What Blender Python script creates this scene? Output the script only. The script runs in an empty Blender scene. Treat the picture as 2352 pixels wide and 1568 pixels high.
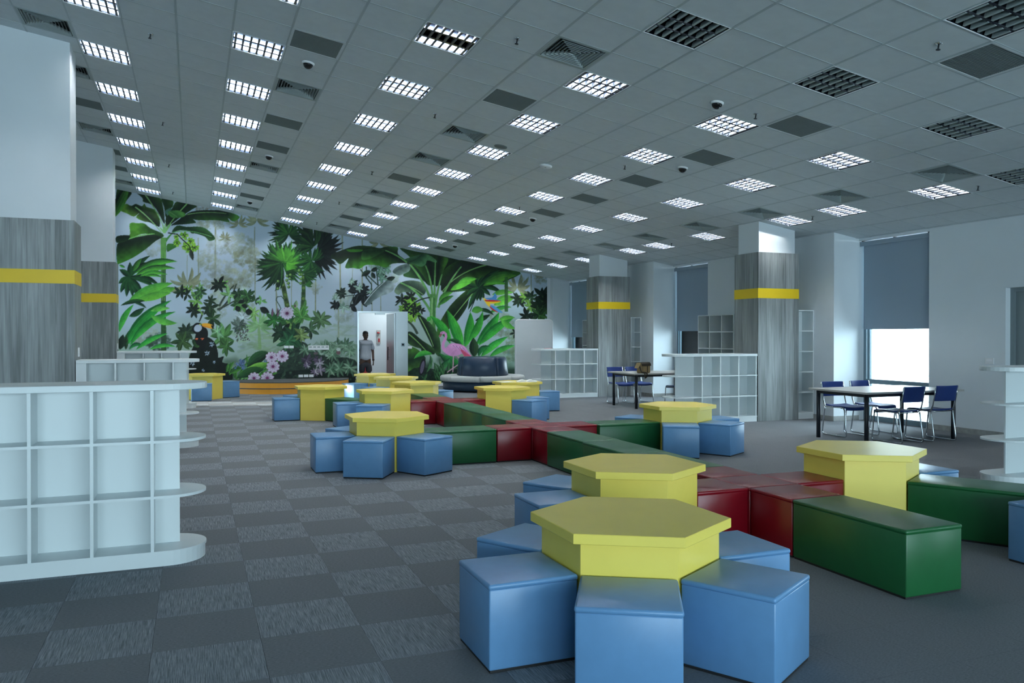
import bpy, math, random
import numpy as np
from mathutils import Vector, Matrix
R = math.radians
random.seed(7)
SC = bpy.context.scene
COL = SC.collection

# ---------------------------------------------------------------- camera
EYE = 1.516
cam_d = bpy.data.cameras.new('camera')
cam_d.sensor_width = 36.0
cam_d.lens = 36.0 * 1846.2 / 2352.0
cam_d.clip_end = 200
cam = bpy.data.objects.new('camera', cam_d)
COL.objects.link(cam)
cam.location = (0, 0, EYE)
cam.rotation_euler = (math.pi / 2 - 0.0071, 0, -0.37742)
SC.camera = cam

# ---------------------------------------------------------------- world, sun, exposure
wd = bpy.data.worlds.new('sky'); SC.world = wd
wd.use_nodes = True
bg = wd.node_tree.nodes['Background']
bg.inputs['Color'].default_value = (0.74, 0.90, 1.0, 1)
bg.inputs['Strength'].default_value = 9.0
sun_d = bpy.data.lights.new('sun', 'SUN')
sun_d.energy = 11.0
sun_d.angle = R(1.2)
sun_d.color = (1.0, 0.93, 0.82)
sun = bpy.data.objects.new('sun', sun_d); COL.objects.link(sun)
sd = Vector((0.93, -0.36, -0.185))
sun.rotation_euler = sd.to_track_quat('-Z', 'Y').to_euler()
sun.location = (-20, 30, 12)
SC.view_settings.view_transform = 'Standard'
SC.view_settings.look = 'None'
SC.view_settings.gamma = 1.0
SC.view_settings.use_curve_mapping = False
SC.view_settings.exposure = 0.9
SC.cycles.use_denoising = True
SC.cycles.max_bounces = 8
SC.cycles.diffuse_bounces = 5
SC.cycles.glossy_bounces = 4
SC.cycles.transparent_max_bounces = 8
SC.cycles.caustics_reflective = False
SC.cycles.caustics_refractive = False
SC.cycles.sample_clamp_indirect = 6.0
TUBE_STRENGTH = 130.0


def portal(loc, rot, sx, sy):
    l = bpy.data.lights.new('window_portal', 'AREA')
    l.shape = 'RECTANGLE'; l.size = sx; l.size_y = sy
    l.cycles.is_portal = True
    o = bpy.data.objects.new('window_portal', l); COL.objects.link(o)
    o.location = loc; o.rotation_euler = rot
    return o


# ---------------------------------------------------------------- materials
def srgb(r, g, b):
    def f(c):
        c = c / 255.0
        return c / 12.92 if c <= 0.04045 else ((c + 0.055) / 1.055) ** 2.4
    return (f(r), f(g), f(b), 1.0)


MATS = {}


def new_mat(name):
    m = bpy.data.materials.new(name); m.use_nodes = True
    nt = m.node_tree
    b = nt.nodes['Principled BSDF']
    MATS[name] = m
    return m, nt, b


def N(nt, t, **kw):
    n = nt.nodes.new(t)
    for k, v in kw.items():
        setattr(n, k, v)
    return n


def L(nt, a, b):
    nt.links.new(a, b)


def plain(name, col, rough=0.5, metal=0.0, spec=0.5, var=0.03, scale=6.0, bump=0.0, bscale=200.0, coat=0.0):
    m, nt, b = new_mat(name)
    tc = N(nt, 'ShaderNodeNewGeometry')
    no = N(nt, 'ShaderNodeTexNoise'); no.inputs['Scale'].default_value = scale
    no.inputs['Detail'].default_value = 3
    L(nt, tc.outputs['Position'], no.inputs['Vector'])
    mr = N(nt, 'ShaderNodeMapRange')
    mr.inputs['From Min'].default_value = 0.3; mr.inputs['From Max'].default_value = 0.7
    mr.inputs['To Min'].default_value = 1 - var; mr.inputs['To Max'].default_value = 1 + var
    L(nt, no.outputs['Fac'], mr.inputs['Value'])
    mx = N(nt, 'ShaderNodeVectorMath', operation='SCALE')
    mx.inputs[0].default_value = col[:3]
    L(nt, mr.outputs['Result'], mx.inputs['Scale'])
    L(nt, mx.outputs['Vector'], b.inputs['Base Color'])
    b.inputs['Roughness'].default_value = rough
    b.inputs['Metallic'].default_value = metal
    b.inputs['Specular IOR Level'].default_value = spec
    if coat:
        b.inputs['Coat Weight'].default_value = coat
    if bump:
        n2 = N(nt, 'ShaderNodeTexNoise'); n2.inputs['Scale'].default_value = bscale
        L(nt, tc.outputs['Position'], n2.inputs['Vector'])
        bp = N(nt, 'ShaderNodeBump'); bp.inputs['Strength'].default_value = bump
        bp.inputs['Distance'].default_value = 0.002
        L(nt, n2.outputs['Fac'], bp.inputs['Height'])
        L(nt, bp.outputs['Normal'], b.inputs['Normal'])
    return m


plain('wall_paint', (0.68, 0.735, 0.77), 0.6, var=0.02, scale=1.5, bump=0.05)
plain('white_laminate', (0.66, 0.71, 0.72), 0.35, var=0.012, scale=2)
plain('white_plastic', (0.78, 0.80, 0.82), 0.35, var=0.01)
plain('ceiling_tile', (0.62, 0.67, 0.69), 0.85, var=0.03, scale=9, bump=0.25, bscale=350)
plain('tee_bar', (0.40, 0.46, 0.48), 0.35, var=0.01)  # greyer than the tiles: the bars' shading is put into the colour
plain('plenum', (0.08, 0.08, 0.085), 0.9)
plain('vinyl_blue', (0.12, 0.27, 0.48), 0.34, var=0.03, scale=14, bump=0.12, bscale=500)
plain('vinyl_green', (0.012, 0.105, 0.032), 0.34, var=0.04, scale=14, bump=0.12, bscale=500)
plain('vinyl_red', (0.20, 0.003, 0.010), 0.30, var=0.04, scale=14, bump=0.12, bscale=500)
plain('vinyl_navy', (0.018, 0.042, 0.085), 0.36, var=0.05, scale=10, bump=0.1, bscale=400)
plain('fabric_grey', (0.47, 0.50, 0.50), 0.8, var=0.04, scale=40, bump=0.2, bscale=800)
plain('yellow_laminate', (0.86, 0.68, 0.12), 0.36, var=0.02, scale=5)
plain('yellow_band', (0.80, 0.55, 0.01), 0.45, var=0.015, scale=5)
plain('orange_riser', (0.83, 0.36, 0.03), 0.5, var=0.02)
plain('stage_carpet', (0.085, 0.092, 0.095), 0.9, var=0.12, scale=30, bump=0.4, bscale=600)
plain('stitch', (0.02, 0.05, 0.10), 0.7)
plain('plinth_black', (0.008, 0.008, 0.009), 0.7)
plain('dark_metal', (0.012, 0.016, 0.022), 0.4, var=0.02)
plain('chrome', (0.72, 0.75, 0.77), 0.16, metal=1.0, var=0.01)
plain('steel', (0.46, 0.50, 0.51), 0.28, metal=1.0, var=0.04, scale=2)
plain('chair_blue', (0.016, 0.050, 0.24), 0.55, var=0.04, scale=20, bump=0.1, bscale=500)
plain('desk_top', (0.46, 0.46, 0.44), 0.4, var=0.03, scale=3)
plain('window_frame', (0.16, 0.24, 0.29), 0.4, var=0.02)
plain('door_grey', (0.19, 0.235, 0.25), 0.5, var=0.02)
plain('louver_white', (0.86, 0.88, 0.90), 0.35, var=0.005)
plain('louver_blade', (0.085, 0.09, 0.10), 0.4, var=0.005)  # lit lights only: blades painted dark to offset the tubes' glare
plain('reflector', (0.075, 0.09, 0.12), 0.2, metal=1.0, var=0.03, scale=8)
plain('vent_grey', (0.34, 0.40, 0.40), 0.5, var=0.02)
plain('vent_dark', (0.03, 0.038, 0.036), 0.8)
plain('grille_grey', (0.15, 0.185, 0.185), 0.6, var=0.03)
plain('black_gloss', (0.006, 0.006, 0.007), 0.12)
plain('paper', (0.85, 0.86, 0.90), 0.7, var=0.02, scale=30)
plain('canvas_tan', (0.28, 0.205, 0.10), 0.85, var=0.12, scale=60, bump=0.3, bscale=900)
plain('canvas_dark', (0.035, 0.026, 0.016), 0.8, var=0.1, scale=60)
plain('skin', (0.075, 0.038, 0.026), 0.55, var=0.06, scale=20)
plain('hair', (0.006, 0.005, 0.005), 0.6)
plain('polo_grey', (0.42, 0.46, 0.52), 0.85, var=0.04, scale=30)
plain('shorts_dark', (0.038, 0.04, 0.05), 0.85, var=0.06, scale=40)
plain('red_paint', (0.42, 0.025, 0.03), 0.45)
plain('pink_paper', (0.72, 0.36, 0.42), 0.7)
plain('whiteboard', (0.82, 0.86, 0.88), 0.22, var=0.008)
plain('bottle_plastic', (0.30, 0.36, 0.16), 0.2)
plain('concrete', (0.62, 0.64, 0.64), 0.8, var=0.08, scale=2)
plain('pale_streak', (0.62, 0.53, 0.42), 0.9, var=0.1, scale=30)
plain('skirting', (0.30, 0.31, 0.30), 0.55, var=0.14, scale=14)


def wood_mat():
    m, nt, b = new_mat('grey_wood')
    g = N(nt, 'ShaderNodeNewGeometry')
    oi = N(nt, 'ShaderNodeObjectInfo')
    mp = N(nt, 'ShaderNodeMapping'); mp.inputs['Scale'].default_value = (34, 34, 1.3)
    ad = N(nt, 'ShaderNodeVectorMath', operation='ADD')
    sc = N(nt, 'ShaderNodeVectorMath', operation='SCALE'); sc.inputs[0].default_value = (3.1, 7.7, 13.0)
    L(nt, oi.outputs['Random'], sc.inputs['Scale'])
    L(nt, g.outputs['Position'], ad.inputs[0]); L(nt, sc.outputs['Vector'], ad.inputs[1])
    L(nt, ad.outputs['Vector'], mp.inputs['Vector'])
    n1 = N(nt, 'ShaderNodeTexNoise'); n1.inputs['Scale'].default_value = 1.0; n1.inputs['Detail'].default_value = 6
    n1.inputs['Distortion'].default_value = 0.6
    L(nt, mp.outputs['Vector'], n1.inputs['Vector'])
    mp2 = N(nt, 'ShaderNodeMapping'); mp2.inputs['Scale'].default_value = (7, 7, 0.9)
    L(nt, ad.outputs['Vector'], mp2.inputs['Vector'])
    n2 = N(nt, 'ShaderNodeTexNoise'); n2.inputs['Scale'].default_value = 1.0; n2.inputs['Detail'].default_value = 4
    L(nt, mp2.outputs['Vector'], n2.inputs['Vector'])
    ma = N(nt, 'ShaderNodeMath', operation='MULTIPLY_ADD'); ma.inputs[1].default_value = 0.55
    L(nt, n1.outputs['Fac'], ma.inputs[0])
    m2 = N(nt, 'ShaderNodeMath', operation='MULTIPLY'); m2.inputs[1].default_value = 0.45
    L(nt, n2.outputs['Fac'], m2.inputs[0]); L(nt, m2.outputs[0], ma.inputs[2])
    m3 = N(nt, 'ShaderNodeMath', operation='MULTIPLY_ADD'); m3.inputs[1].default_value = 0.16; m3.inputs[2].default_value = -0.08
    L(nt, oi.outputs['Random'], m3.inputs[0])
    m4 = N(nt, 'ShaderNodeMath', operation='ADD')
    L(nt, ma.outputs[0], m4.inputs[0]); L(nt, m3.outputs[0], m4.inputs[1])
    cr = N(nt, 'ShaderNodeValToRGB')
    e = cr.color_ramp.elements
    e[0].position = 0.30; e[0].color = (0.105, 0.118, 0.12, 1)
    e[1].position = 0.68; e[1].color = (0.34, 0.37, 0.375, 1)
    x = cr.color_ramp.elements.new(0.48); x.color = (0.21, 0.23, 0.232, 1)
    L(nt, m4.outputs[0], cr.inputs['Fac'])
    L(nt, cr.outputs['Color'], b.inputs['Base Color'])
    b.inputs['Roughness'].default_value = 0.45
    return m


wood_mat()


def carpet_mat(name, striped):
    m, nt, b = new_mat(name)
    g = N(nt, 'ShaderNodeNewGeometry')
    mp = N(nt, 'ShaderNodeMapping')
    mp.inputs['Scale'].default_value = (230, 7, 1) if striped else (60, 190, 1)
    L(nt, g.outputs['Position'], mp.inputs['Vector'])
    n = N(nt, 'ShaderNodeTexNoise'); n.inputs['Scale'].default_value = 1.0; n.inputs['Detail'].default_value = 3
    n.inputs['Roughness'].default_value = 0.7
    L(nt, mp.outputs['Vector'], n.inputs['Vector'])
    cr = N(nt, 'ShaderNodeValToRGB'); e = cr.color_ramp.elements
    if striped:
        e[0].position = 0.36; e[0].color = (0.115, 0.130, 0.146, 1)
        e[1].position = 0.68; e[1].color = (0.31, 0.34, 0.37, 1)
    else:
        e[0].position = 0.30; e[0].color = (0.118, 0.127, 0.138, 1)
        e[1].position = 0.75; e[1].color = (0.215, 0.232, 0.25, 1)
    L(nt, n.outputs['Fac'], cr.inputs['Fac'])
    L(nt, cr.outputs['Color'], b.inputs['Base Color'])
    b.inputs['Roughness'].default_value = 0.95
    b.inputs['Specular IOR Level'].default_value = 0.15
    bp = N(nt, 'ShaderNodeBump'); bp.inputs['Strength'].default_value = 0.35; bp.inputs['Distance'].default_value = 0.003
    L(nt, n.outputs['Fac'], bp.inputs['Height']); L(nt, bp.outputs['Normal'], b.inputs['Normal'])
    return m


carpet_mat('carpet_plain', False)
carpet_mat('carpet_striped', True)


def glass_mat():
    m = bpy.data.materials.new('pane_glass'); m.use_nodes = True
    nt = m.node_tree; nt.nodes.clear()
    o = N(nt, 'ShaderNodeOutputMaterial'); t = N(nt, 'ShaderNodeBsdfTransparent')
    t.inputs['Color'].default_value = (0.92, 0.97, 0.98, 1)
    gl = N(nt, 'ShaderNodeBsdfGlossy'); gl.inputs['Roughness'].default_value = 0.02
    fr = N(nt, 'ShaderNodeFresnel'); fr.inputs['IOR'].default_value = 1.35
    mx = N(nt, 'ShaderNodeMixShader')
    L(nt, fr.outputs[0], mx.inputs[0]); L(nt, t.outputs[0], mx.inputs[1]); L(nt, gl.outputs[0], mx.inputs[2])
    L(nt, mx.outputs[0], o.inputs[0])
    MATS['pane_glass'] = m


glass_mat()


def blind_mat():
    m = bpy.data.materials.new('blind_fabric'); m.use_nodes = True
    nt = m.node_tree; nt.nodes.clear()
    o = N(nt, 'ShaderNodeOutputMaterial'); d = N(nt, 'ShaderNodeBsdfDiffuse'); t = N(nt, 'ShaderNodeBsdfTranslucent')
    g = N(nt, 'ShaderNodeNewGeometry')
    w = N(nt, 'ShaderNodeTexNoise'); w.inputs['Scale'].default_value = 300
    L(nt, g.outputs['Position'], w.inputs['Vector'])
    cr = N(nt, 'ShaderNodeValToRGB'); e = cr.color_ramp.elements
    e[0].color = (0.30, 0.38, 0.45, 1); e[1].color = (0.36, 0.44, 0.52, 1)
    L(nt, w.outputs['Fac'], cr.inputs['Fac'])
    L(nt, cr.outputs['Color'], d.inputs['Color'])
    t.inputs['Color'].default_value = (0.16, 0.22, 0.29, 1)
    mx = N(nt, 'ShaderNodeMixShader'); mx.inputs[0].default_value = 0.10
    L(nt, d.outputs[0], mx.inputs[1]); L(nt, t.outputs[0], mx.inputs[2]); L(nt, mx.outputs[0], o.inputs[0])
    MATS['blind_fabric'] = m


blind_mat()


def tube_mat(name, strength):
    m, nt, b = new_mat(name)
    b.inputs['Base Color'].default_value = (0.8, 0.8, 0.82, 1)
    b.inputs['Emission Color'].default_value = (0.92, 0.97, 1.0, 1)
    b.inputs['Emission Strength'].default_value = strength
    b.inputs['Roughness'].default_value = 0.3


tube_mat('tube_lit', TUBE_STRENGTH)
tube_mat('tube_off', 0.0)


# ---------------------------------------------------------------- mesh helpers
class MB:
    def __init__(self):
        self.v = []; self.f = []

    def face(self, *idx):
        self.f.append(tuple(idx))

    def box(self, x0, x1, y0, y1, z0, z1):
        n = len(self.v)
        self.v += [(x0, y0, z0), (x1, y0, z0), (x1, y1, z0), (x0, y1, z0), (x0, y0, z1), (x1, y0, z1), (x1, y1, z1), (x0, y1, z1)]
        for q in ((3, 2, 1, 0), (4, 5, 6, 7), (0, 1, 5, 4), (1, 2, 6, 5), (2, 3, 7, 6), (3, 0, 4, 7)):
            self.f.append(tuple(n + i for i in q))
        return self

    def prism(self, pts, z0, z1):
        n = len(self.v); k = len(pts)
        self.v += [(p[0], p[1], z0) for p in pts] + [(p[0], p[1], z1) for p in pts]
        self.f.append(tuple(n + i for i in reversed(range(k))))
        self.f.append(tuple(n + k + i for i in range(k)))
        for i in range(k):
            j = (i + 1) % k
            self.f.append((n + i, n + j, n + k + j, n + k + i))
        return self

    def loops(self, rings, cap0=True, cap1=True, closed=False):
        """rings: list of equal-length point loops, skinned in order"""
        n = len(self.v); k = len(rings[0])
        for r in rings:
            self.v += [tuple(p) for p in r]
        m = len(rings)
        for a in range(m - (0 if closed else 1)):
            b = (a + 1) % m
            for i in range(k):
                j = (i + 1) % k
                self.f.append((n + a * k + i, n + a * k + j, n + b * k + j, n + b * k + i))
        if not closed:
            if cap0: self.f.append(tuple(n + i for i in reversed(range(k))))
            if cap1: self.f.append(tuple(n + (m - 1) * k + i for i in range(k)))
        return self

    def lathe(self, prof, seg=16, c=(0, 0, 0)):
        rings = []
        for r_, z in prof:
            rings.append([(c[0] + r_ * math.cos(2 * math.pi * i / seg), c[1] + r_ * math.sin(2 * math.pi * i / seg), c[2] + z) for i in range(seg)])
        return self.loops(rings)

    def tube(self, path, rad, seg=8, closed=False):
        P = [Vector(p) for p in path]; rings = []
        n = len(P)
        prev = None
        for i in range(n):
            if closed:
                t = (P[(i + 1) % n] - P[i - 1]).normalized()
            else:
                t = (P[min(i + 1, n - 1)] - P[max(i - 1, 0)]).normalized()
            if prev is None:
                a = Vector((0, 0, 1)) if abs(t.z) < 0.9 else Vector((1, 0, 0))
                u = t.cross(a).normalized()
            else:
                u = (prev - t * prev.dot(t)).normalized()
            prev = u
            w = t.cross(u)
            rr = rad[i] if isinstance(rad, (list, tuple)) else rad
            rings.append([P[i] + (u * math.cos(2 * math.pi * k / seg) + w * math.sin(2 * math.pi * k / seg)) * rr for k in range(seg)])
        return self.loops(rings, closed=closed)

    def mesh(self, name, mat, smooth=False):
        me = bpy.data.meshes.new(name)
        me.from_pydata([tuple(p) for p in self.v], [], self.f)
        me.materials.append(MATS[mat])
        if smooth:
            me.polygons.foreach_set('use_smooth', [True] * len(me.polygons))
        me.update()
        return me

    def build(self, name, mat, parent=None, smooth=False, bevel=0.0, loc=None):
        return link(name, self.mesh(name, mat, smooth), parent, bevel, loc)


def link(name, me, parent=None, bevel=0.0, loc=None, rot=None):
    o = bpy.data.objects.new(name, me)
    COL.objects.link(o)
    if parent is not None:
        o.parent = parent
    if loc is not None:
        o.location = loc
    if rot is not None:
        o.rotation_euler = rot
    if bevel:
        b = o.modifiers.new('bevel', 'BEVEL'); b.width = bevel; b.segments = 2; b.limit_method = 'ANGLE'
    return o


def thing(name, label, cat, loc=(0, 0, 0), rot=(0, 0, 0), group=None):
    o = bpy.data.objects.new(name, None)
    COL.objects.link(o)
    o.empty_display_size = 0.2
    o.location = loc; o.rotation_euler = rot
    o['label'] = label; o['category'] = cat
    if group: o['group'] = group
    return o


def tag(o, label, cat, group=None):
    o['label'] = label; o['category'] = cat
    if group: o['group'] = group
    return o


def struct(o):
    o['kind'] = 'structure'
    return o


def rbox(w, d, h, r, z0=0.0, seg=2):
    """rounded box, centred in x and y, standing on z0, baked bevel through rings"""
    rings = []

    def loop(ins, z):
        x, y = w / 2 - ins, d / 2 - ins
        pts = []
        c = max(r - ins, 0.0015)
        for cx, cy, a0 in ((x - c, y - c, 0), (-x + c, y - c, 90), (-x + c, -y + c, 180), (x - c, -y + c, 270)):
            for k in range(seg + 1):
                a = R(a0 + 90.0 * k / seg)
                pts.append((cx + c * math.cos(a), cy + c * math.sin(a), z))
        return pts
    for k in range(seg + 1):
        a = R(90.0 * k / seg)
        rings.append(loop(r * (1 - math.sin(a)), z0 + r * (1 - math.cos(a))))
    for k in range(seg + 1):
        a = R(90.0 * k / seg)
        rings.append(loop(r * (1 - math.cos(a)), z0 + h - r + r * math.sin(a)))
    mb = MB(); mb.loops(rings)
    return mb


ORD = ['nearest', 'second nearest', 'third nearest', 'fourth nearest', 'fifth nearest', 'sixth nearest', 'seventh nearest', 'eighth nearest', 'ninth nearest', 'tenth nearest']
NTH = ['first', 'second', 'third', 'fourth', 'fifth', 'sixth', 'seventh', 'eighth', 'ninth', 'tenth', 'eleventh', 'twelfth']

# ---------------------------------------------------------------- room constants
XL, XR, YB, YF = -5.0, 11.15, -10.0, 23.4
TH = math.asin(0.15873)
CO = Vector((-1.3542, 7.8815, 5.269))


def cpos(i, j, dz=0.0):
    """point on the sloping ceiling at tile coordinates (i, j), dz along its normal"""
    return Vector((CO.x + 0.6 * math.cos(TH) * i + dz * math.sin(TH), CO.y + 0.6 * j, CO.z - 0.6 * math.sin(TH) * i + dz * math.cos(TH)))


def camproj(P):
    yaw, pit = 0.37742, -0.0071
    w = Vector((math.sin(yaw) * math.cos(pit), math.cos(yaw) * math.cos(pit), math.sin(pit)))
    r = Vector((math.cos(yaw), -math.sin(yaw), 0)); u = r.cross(w)
    d = P - Vector((0, 0, EYE)); z = d.dot(w)
    if z < 0.2: return None
    return (1176 + 1846.2 * d.dot(r) / z, 784 - 1846.2 * d.dot(u) / z, z)


# ---------------------------------------------------------------- floor with carpet tiles
floor = struct(MB().box(XL - 0.3, XR + 0.3, YB - 0.3, YF + 3.4, -0.2, -0.006).build('floor', 'plinth_black'))
tm = {}
for nm in ('carpet_plain', 'carpet_striped'):
    t = 0.4985 / 2
    tm[nm] = MB().box(-t, t, -t, t, -0.006, 0.0).mesh('carpet_tile', nm)
cells = []
ix0, ix1 = math.floor((XL - 0.31) / 0.5), math.ceil((XR - 0.31) / 0.5)
iy0, iy1 = math.floor((YB - 0.2) / 0.5), math.ceil((YF - 0.2) / 0.5)
rest = {'carpet_plain': MB(), 'carpet_striped': MB()}
for a in range(ix0, ix1 + 1):
    for b in range(iy0, iy1 + 1):
        x, y = 0.31 + 0.5 * (a + 0.5), 0.2 + 0.5 * (b + 0.5)
        st = ((a + b) % 2 == 0)
        # tile [-0.19,0.31] x [4.7,5.2] (a=-1, b=9) is striped
        if x > 3.6 or (x > 1.9 and y < 5.6): st = False
        p = camproj(Vector((x, y, 0)))
        vis = p is not None and -120 < p[0] < 2470 and p[1] < 1750
        cells.append((p[2] if vis else 1e9, x, y, 'carpet_striped' if st else 'carpet_plain'))
cells.sort()
for k, (d, x, y, nm) in enumerate(cells):
    if k < 300 and d < 1e8:
        link('carpet_tile', tm[nm], floor, loc=(x, y, 0))
    else:
        t = 0.4985 / 2
        rest[nm].box(x - t, x + t, y - t, y + t, -0.006, 0.0)
for nm, mb in rest.items():
    o = mb.build('carpet_tile_field', nm, floor); o['kind'] = 'stuff'
# corridor floor beyond the door
MB().box(3.3, 7.2, YF + 0.21, YF + 3.3, -0.006, 0.0).build('corridor_carpet', 'carpet_plain', floor)

# faint scuffs and a pale streak
def strip(pts, w, name, mat, parent):
    mb = MB(); n = len(pts)
    L_, R_ = [], []
    for i, p in enumerate(pts):
        a = Vector(pts[max(i - 1, 0)]); b = Vector(pts[min(i + 1, n - 1)])
        t = (b - a).normalized(); q = Vector((-t.y, t.x))
        L_.append((p[0] + q.x * w / 2, p[1] + q.y * w / 2, 0.0006)); R_.append((p[0] - q.x * w / 2, p[1] - q.y * w / 2, 0.0006))
    for i in range(n - 1):
        k = len(mb.v)
        mb.v += [R_[i], R_[i + 1], L_[i + 1], L_[i]]; mb.f.append((k, k + 1, k + 2, k + 3))
    return mb.build(name, mat, parent)


# ---------------------------------------------------------------- ceiling
ceil_o = struct(MB().box(-6.6, 12.9, -22.5, 15.75, 0.28, 0.34).build('ceiling', 'plenum'))
ceil_o.location = CO; ceil_o.rotation_euler = (0, TH, 0)

lights_on, lights_off = [], []
for i in (0, 3, 6, 9, 12, 15):
    for j in range(-12, 25, 3):
        if (i, j) in ((9, -3), (12, -3), (15, -3)) or j <= -6: lights_off.append((i, j))
        else: lights_on.append((i, j))
for j in (0, 3, 5, 9, 12, 14, 18, 21, 24): lights_on.append((18, j))
lights_off += [(18, -2), (18, -6)]
vents = [(-1, 5), (-1, 8), (-1, 14), (-1, 23), (4, 5), (4, 14), (4, 23), (8, -1), (8, 5), (8, 8), (8, 14), (8, 17), (8, 23)] + [(17, j) for j in (-1, 2, 5, 8, 11, 14, 17, 20, 23)]
grilles = [(4, 2), (4, 8), (4, 11), (4, 17), (4, 20), (-1, 11), (-1, 17), (-1, 20), (8, 2), (8, 11), (8, 20), (13, -5)] + [(13, j) for j in (-1, 2, 5, 8, 11, 14, 17, 20, 23)]
occupied = set(lights_on + lights_off + vents + grilles)
I0, I1, J0, J1 = -6, 21, -30, 26
tile_me = MB().box(-0.293, 0.293, -0.293, 0.293, 0.0, 0.014).mesh('ceiling_tile', 'ceiling_tile')
tl = []
for i in range(I0, I1):
    for j in range(J0, J1):
        if (i, j) in occupied: continue
        p = camproj(cpos(i + 0.5, j + 0.5))
        vis = p is not None and -100 < p[0] < 2450 and p[1] > -120
        tl.append((p[2] if vis else 1e9, i, j))
tl.sort()
fld = MB()
for k, (d, i, j) in enumerate(tl):
    if k < 300 and d < 1e8:
        link('ceiling_tile', tile_me, ceil_o, loc=(0.6 * i + 0.3, 0.6 * j + 0.3, 0))
    else:
        x, y = 0.6 * i + 0.3, 0.6 * j + 0.3
        fld.box(x - 0.293, x + 0.293, y - 0.293, y + 0.293, 0, 0.014)
o = fld.build('ceiling_tile_field', 'ceiling_tile', ceil_o); o['kind'] = 'stuff'
# last strip of tile against the windows
me_main = MB().box(-0.012, 0.012, 0.6 * J0, 0.6 * J1, -0.003, 0.002).mesh('main_runner', 'tee_bar')
me_cross = MB().box(0.6 * I0, 0.6 * I1 + 0.16, -0.008, 0.008, -0.0025, 0.002).mesh('cross_tee', 'tee_bar')
for i in range(I0, I1 + 1):
    link('main_runner', me_main, ceil_o, loc=(0.6 * i, 0, 0))
for j in range(J0, J1 + 1):
    link('cross_tee', me_cross, ceil_o, loc=(0, 0.6 * j, 0))
MB().box(0.6 * I1 + 0.012, 0.6 * I1 + 0.16, 0.6 * J0, 0.6 * J1, 0.0, 0.012).build('edge_tile', 'ceiling_tile', ceil_o)

# ---------------------------------------------------------------- ceiling fixtures
def fixture_meshes():
    h = 0.296
    fr = MB()
    fr.box(-h, h, -h, -h + 0.012, -0.004, 0.02); fr.box(-h, h, h - 0.012, h, -0.004, 0.02)
    fr.box(-h, -h + 0.012, -h + 0.012, h - 0.012, -0.004, 0.02); fr.box(h - 0.012, h, -h + 0.012, h - 0.012, -0.004, 0.02)
    hs = MB()
    q = h - 0.012
    # open-bottomed trough
    hs.box(-q, q, -q, q, 0.088, 0.095)
    hs.box(-q, -q + 0.004, -q, q, 0.0, 0.088); hs.box(q - 0.004, q, -q, q, 0.0, 0.088)
    hs.box(-q + 0.004, q - 0.004, -q, -q + 0.004, 0.0, 0.088); hs.box(-q + 0.004, q - 0.004, q - 0.004, q, 0.0, 0.088)
    # reflector ridges between the three lanes
    for y in (-0.095, 0.095):
        n = len(hs.v)
        for x in (-q, q):
            hs.v += [(x, y - 0.018, 0.004), (x, y + 0.018, 0.004), (x, y + 0.004, 0.086), (x, y - 0.004, 0.086)]
        hs.f += [(n, n + 1, n + 5, n + 4), (n + 1, n + 2, n + 6, n + 5), (n + 2, n + 3, n + 7, n + 6), (n + 3, n, n + 4, n + 7), (n + 3, n + 2, n + 1, n), (n + 4, n + 5, n + 6, n + 7)]
    lv = MB()
    for lane in (-0.19, 0.0, 0.19):
        for k in range(7):
            x = -0.255 + k * 0.085
            n = len(lv.v)
            for s in (-1, 1):
                y = lane + s * 0.080
                lv.v += [(x - 0.0125, y, 0.0), (x + 0.0125, y, 0.0), (x + 0.002, y, 0.050), (x - 0.002, y, 0.050)]
            lv.f += [(n, n + 4, n + 5, n + 1), (n + 1, n + 5, n + 6, n + 2), (n + 2, n + 6, n + 7, n + 3), (n + 3, n + 7, n + 4, n), (n, n + 1, n + 2, n + 3), (n + 7, n + 6, n + 5, n + 4)]
    tb = MB(); seg = 6
    tb.tube([(-0.27, 0, 0), (0.27, 0, 0)], 0.010, seg)
    return (fr.mesh('light_frame', 'louver_white'), hs.mesh('light_housing', 'reflector'), lv.mesh('louver', 'louver_blade'),
            tb.mesh('tube_lit', 'tube_lit', True), tb.mesh('tube_off', 'tube_off', True), lv.mesh('louver', 'vent_grey'))  # last: paler blade colour for unlit lights


FM = fixture_meshes()
ROWN = {0: 'the leftmost row', 3: 'the second row from left', 6: 'the third row from left', 9: 'the fourth row from left', 12: 'the fifth row from left', 15: 'the sixth row from left', 18: 'the rightmost row by windows'}


def in_view(i, j, m=60):
    ok = False
    for a, b in ((0, 0), (1, 0), (0, 1), (1, 1)):
        p = camproj(cpos(i + a, j + b))
        if p and -m < p[0] < 2352 + m and p[1] > -m: ok = True
    return ok


for lst, on in ((lights_on, True), (lights_off, False)):
    for (i, j) in lst:
        if not in_view(i, j): continue
        same = sorted([q for q in lights_on + lights_off if q[0] == i and in_view(*q)], key=lambda q: -q[1])
        if (i, j) in same:
            n = same.index((i, j))
            lab = '%s louvred ceiling light, %s from mural in %s' % ('lit' if on else 'unlit', NTH[n], ROWN[i])
        else:
            lab = 'louvred ceiling light out of view, number %d of %s' % (40 + j, ROWN[i])
        t = thing('ceiling_light', lab, 'ceiling light', cpos(i + 0.5, j + 0.5), (0, TH, 0), 'louvred ceiling lights')
        link('light_frame', FM[0], t); link('light_housing', FM[1], t); link('louver', FM[2] if on else FM[5], t)
        for k, y in enumerate((-0.19, 0.0, 0.19)):
            lit = on and not ((i, j) == (6, 0) and k == 1)
            link('lamp_tube', FM[3] if lit else FM[4], t, loc=(0, y, 0.072))


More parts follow.
